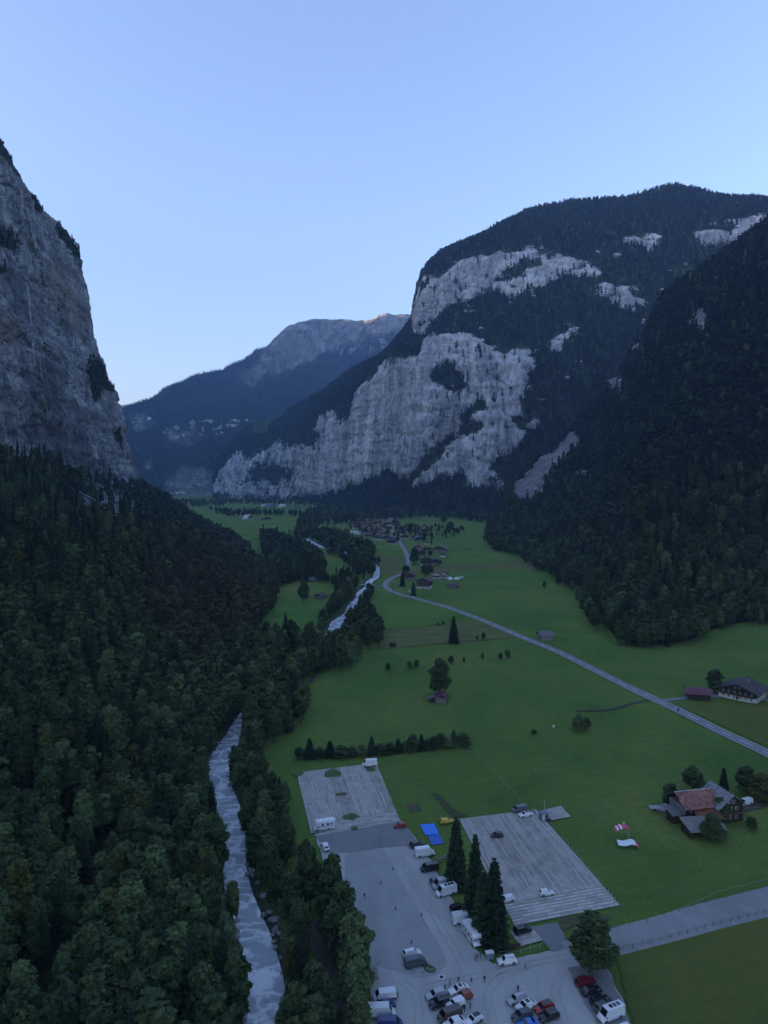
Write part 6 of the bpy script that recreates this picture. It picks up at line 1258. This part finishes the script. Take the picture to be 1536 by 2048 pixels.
for i in range(400):
    k = g.randrange(20, 520); c = rpts[k]; 
    if not (125 < c[1] < 330): continue
    s = 1 if g.random() < .75 else -1; t2 = rpts[k + 1] - rpts[k - 1]; nx, ny = t2[1], -t2[0]; l = math.hypot(nx, ny); nx, ny = nx / l, ny / l
    if (nx < 0) == (s > 0): nx, ny = -nx, -ny
    off = c[2] / 2 + g.uniform(.3, 3.2) if s > 0 else c[2] / 2 + g.uniform(.2, 1.2); sc = g.uniform(.5, 1.9); o = link('boulder', RK[n_b % 5], None, (c[0] + nx * off, c[1] + ny * off, -1.1 + .25 * (off - c[2] / 2)), g.uniform(0, 6)); o.scale = (sc, sc, sc)
    setp(o, 'grey boulder on the stony right bank of the river' if s > 0 else 'grey boulder at the foot of the left river bank', 'boulder', 'boulders on the river banks'); n_b += 1
    if n_b > 110: break
for px, py, s, l in ((473, 1843, 1.8, 'dark boulder in the river by the left bank'), (455, 1553, 1.0, 'single dark rock breaking the water of the upper river'), (470, 1865, 2.2, 'larger dark boulder at the left bank of the river')):
    x, y = G(px, py, -1.2); o = link('boulder', RK[2], None, (x, y, -1.1)); o.scale = (s, s, s); setp(o, l, 'boulder')
for i, (px, py) in enumerate([(855, 1938), (860, 1941), (865, 1939), (846, 1946), (826, 1944), (756, 1927)]):
    x, y = G(px, py); o = link('stone', RK[i % 5], None, (x, y, .12), i); o.scale = (.6, .5, .6); setp(o, 'pale stone on the weedy edge of the parking bay', 'stone', 'stones on the edge of the parking bay')
soft('weeds', [(845, 1932), (858, 1929), (872, 1938), (868, 1946), (852, 1945)], M_MOSS, .09)
soft('weeds', [(700, 1652), (712, 1650), (716, 1660), (704, 1662)], M_MOSS, .09)
x, y = G(883, 1955); e = empty('manhole', 'round manhole with a pale ring on the tarmac', 'manhole', (x, y, .1)); a = MB(); a.tube([(0, 0, 0), (0, 0, .04)], .75, 20); a.build('ring', M_PLAST, e); a = MB(); a.tube([(0, 0, .03), (0, 0, .06)], .48, 20); a.build('cover', M_TRIM, e)
x, y = G(979, 1917); e = empty('cabinet', 'grey utility cabinet at the foot of the nearest spruce', 'cabinet', (x, y, .05), .2); a = MB(); a.box(-.9, .9, -.5, .5, 0, 1.5); a.build('housing', M_KIO, e); a = MB(); a.box(-1, 1, -.6, .6, 1.5, 1.58); a.build('lid', M_FRAME, e); a = MB(); a.box(-.02, .02, -.53, -.5, .1, 1.4); a.build('door_seam', M_TRIM, e)
for i, (px, py, rz, l) in enumerate(((1019, 1898, .3, 'dark timber picnic table on the grass under the spruces'), (1033, 1896, .4, 'second picnic table, nearer the plank bay'), (880, 1722, .3, 'pale slatted picnic table beside the black van'), (892, 1716, .3, 'slatted table behind the first one at the spruces'))):
    x, y = G(px, py); e = empty('picnic_table', l, 'table', (x, y, .05), rz); mt = M_WOODD if i < 2 else M_WOODG
    for k in range(4): a = MB(); a.box(-1, 1, -.4 + k * .2, -.23 + k * .2, .72, .77); a.build('tabletop_board', mt, e)
    for s in (-.75, .75): a = MB(); a.box(-1, 1, s - .14, s + .14, .42, .46); a.build('seat', mt, e)
    for s in (-.7, .7): a = MB(); a.box(s - .04, s + .04, -.8, .8, .36, .42); a.box(s - .04, s + .04, -.35, -.25, 0, .72); a.box(s - .04, s + .04, .25, .35, 0, .72); a.build('leg', mt, e)
# roadside signs, hydrant, reflector posts
x, y = G(1356, 1428); e = empty('road_sign', 'pair of blue signs on a post beside the main road', 'sign', (x, y, 0), 0); a = MB(); a.tube([(0, 0, 0), (0, 0, 2.9)], .05, 6); a.build('post', M_RIM, e); a = MB(); a.box(-.55, .55, -.06, -.03, 1.3, 2.0); a.box(-.55, .55, -.06, -.03, 2.1, 2.8); a.build('sign_panel', mat('sign_blue', (.03, .09, .3), .5, .05, 3), e)
x, y = G(1366, 1437); e = empty('hydrant', 'red hydrant on the verge at the start of the white edge line', 'hydrant', (x, y, 0)); M_RED = mat('hydrant_red', (.5, .03, .03), .4, .06, 4); a = MB(); a.tube([(0, 0, 0), (0, 0, .9)], [.22, .2], 8); a.tube([(0, 0, .9), (0, 0, 1.1)], [.26, .1], 8); a.build('barrel', M_RED, e); a = MB(); a.tube([(-.38, 0, .65), (.38, 0, .65)], .1, 6); a.build('outlet', M_RED, e)
x, y = G(1106, 1453); o = link('ground_marker', mesh('ground_marker', [(-.4, -1, .05), (.3, -.9, .05), (.9, 1, .3), (.2, 1.1, .3), (-.4, -1, 0), (.3, -.9, 0), (.9, 1, 0), (.2, 1.1, 0)], [(0, 1, 2, 3), (0, 4, 5, 1), (1, 5, 6, 2), (2, 6, 7, 3), (3, 7, 4, 0)], M_WFAB), None, (x, y, 0)); setp(o, 'small white marker strip lying on the grass left of the dark bush', 'marker')
x, y = G(1246, 1652); e = empty('windsock', 'small pale landing flag on the meadow above the pink canopy', 'flag', (x, y, 0)); a = MB(); a.tube([(0, 0, 0), (0, 0, 1.2)], .025, 5); a.build('pole', M_FRAME, e); a = MB(); a.box(0, .5, -.01, .01, .8, 1.2); a.build('flag', M_WFAB, e)
# farm clutter
M_CONC = mat('concrete_slab', (.36, .36, .37), .9, .2, .8, coord='Position')
sheet('farm_yard', [(1310, 1612), (1345, 1604), (1368, 1632), (1352, 1640), (1335, 1624), (1312, 1622)], .06, M_CONC)
x, y = G(1309, 1620); e = empty('trailer', 'pale farm trailer with a long drawbar at the end of the yard', 'trailer', (x, y, .06), -.1); a = MB(); a.box(-1.6, 1.6, -.8, .8, .6, .75); a.box(-1.6, 1.6, -.85, -.78, .75, 1.15); a.box(-1.6, 1.6, .78, .85, .75, 1.15); a.build('load_bed', M_PTILE, e); a = MB(); a.tube([(1.6, 0, .6), (4.0, -.7, .4)], .07, 5); a.build('drawbar', M_PTILE, e)
for s in (-.9, .9): a = MB(); a.tube([(0, s - .1, .35), (0, s + .1, .35)], .35, 10); a.build('wheel', M_TYRE, e)
x, y = G(1474, 1631); e = empty('garden_table', 'pale garden table with benches on the grass right of the farm', 'table', (x, y, 0), -.75); a = MB(); a.box(-1.6, 1.6, -.35, .35, .7, .76); a.build('tabletop', M_PTILE, e)
for s in (-.8, .8): a = MB(); a.box(-1.6, 1.6, s - .16, s + .16, .4, .45); a.build('bench', M_PTILE, e)
a = MB(); [a.box(u - .06, u + .06, -.7, .7, 0, .7) for u in (-1.2, 1.2)]; a.build('leg', M_WOODD, e)
for px, py, s, l in ((1491, 1641, .8, 'pale flat stone on the grass beside the garden table'), (1466, 1632, .3, 'small white pot on the lawn left of the garden table'), (1378, 1673, .3, 'small pale stone in front of the grey lean-to'), (1070, 1541, .6, 'small pale object lying on the open meadow above the plank lot')):
    x, y = G(px, py); o = link('stone', RK[1], None, (x, y, .1)); o.scale = (s * 1.6, s, s * .8); setp(o, l, 'stone')
# ------------------------------------------------------------ haze
m = bpy.data.materials.new('haze'); m.use_nodes = True; t = m.node_tree; t.nodes.clear()
pv = N(t, 'ShaderNodeVolumePrincipled'); pv.inputs['Color'].default_value = (.40, .62, 1, 1); pv.inputs['Density'].default_value = HAZE
pv.inputs['Anisotropy'].default_value = 0.0
om = N(t, 'ShaderNodeOutputMaterial'); t.links.new(pv.outputs[0], om.inputs['Volume'])
mb = MB(); mb.box(-9400, 9400, -2700, 16200, -42, 2230); o = mb.build('haze', m); setp(o, kind='stuff')
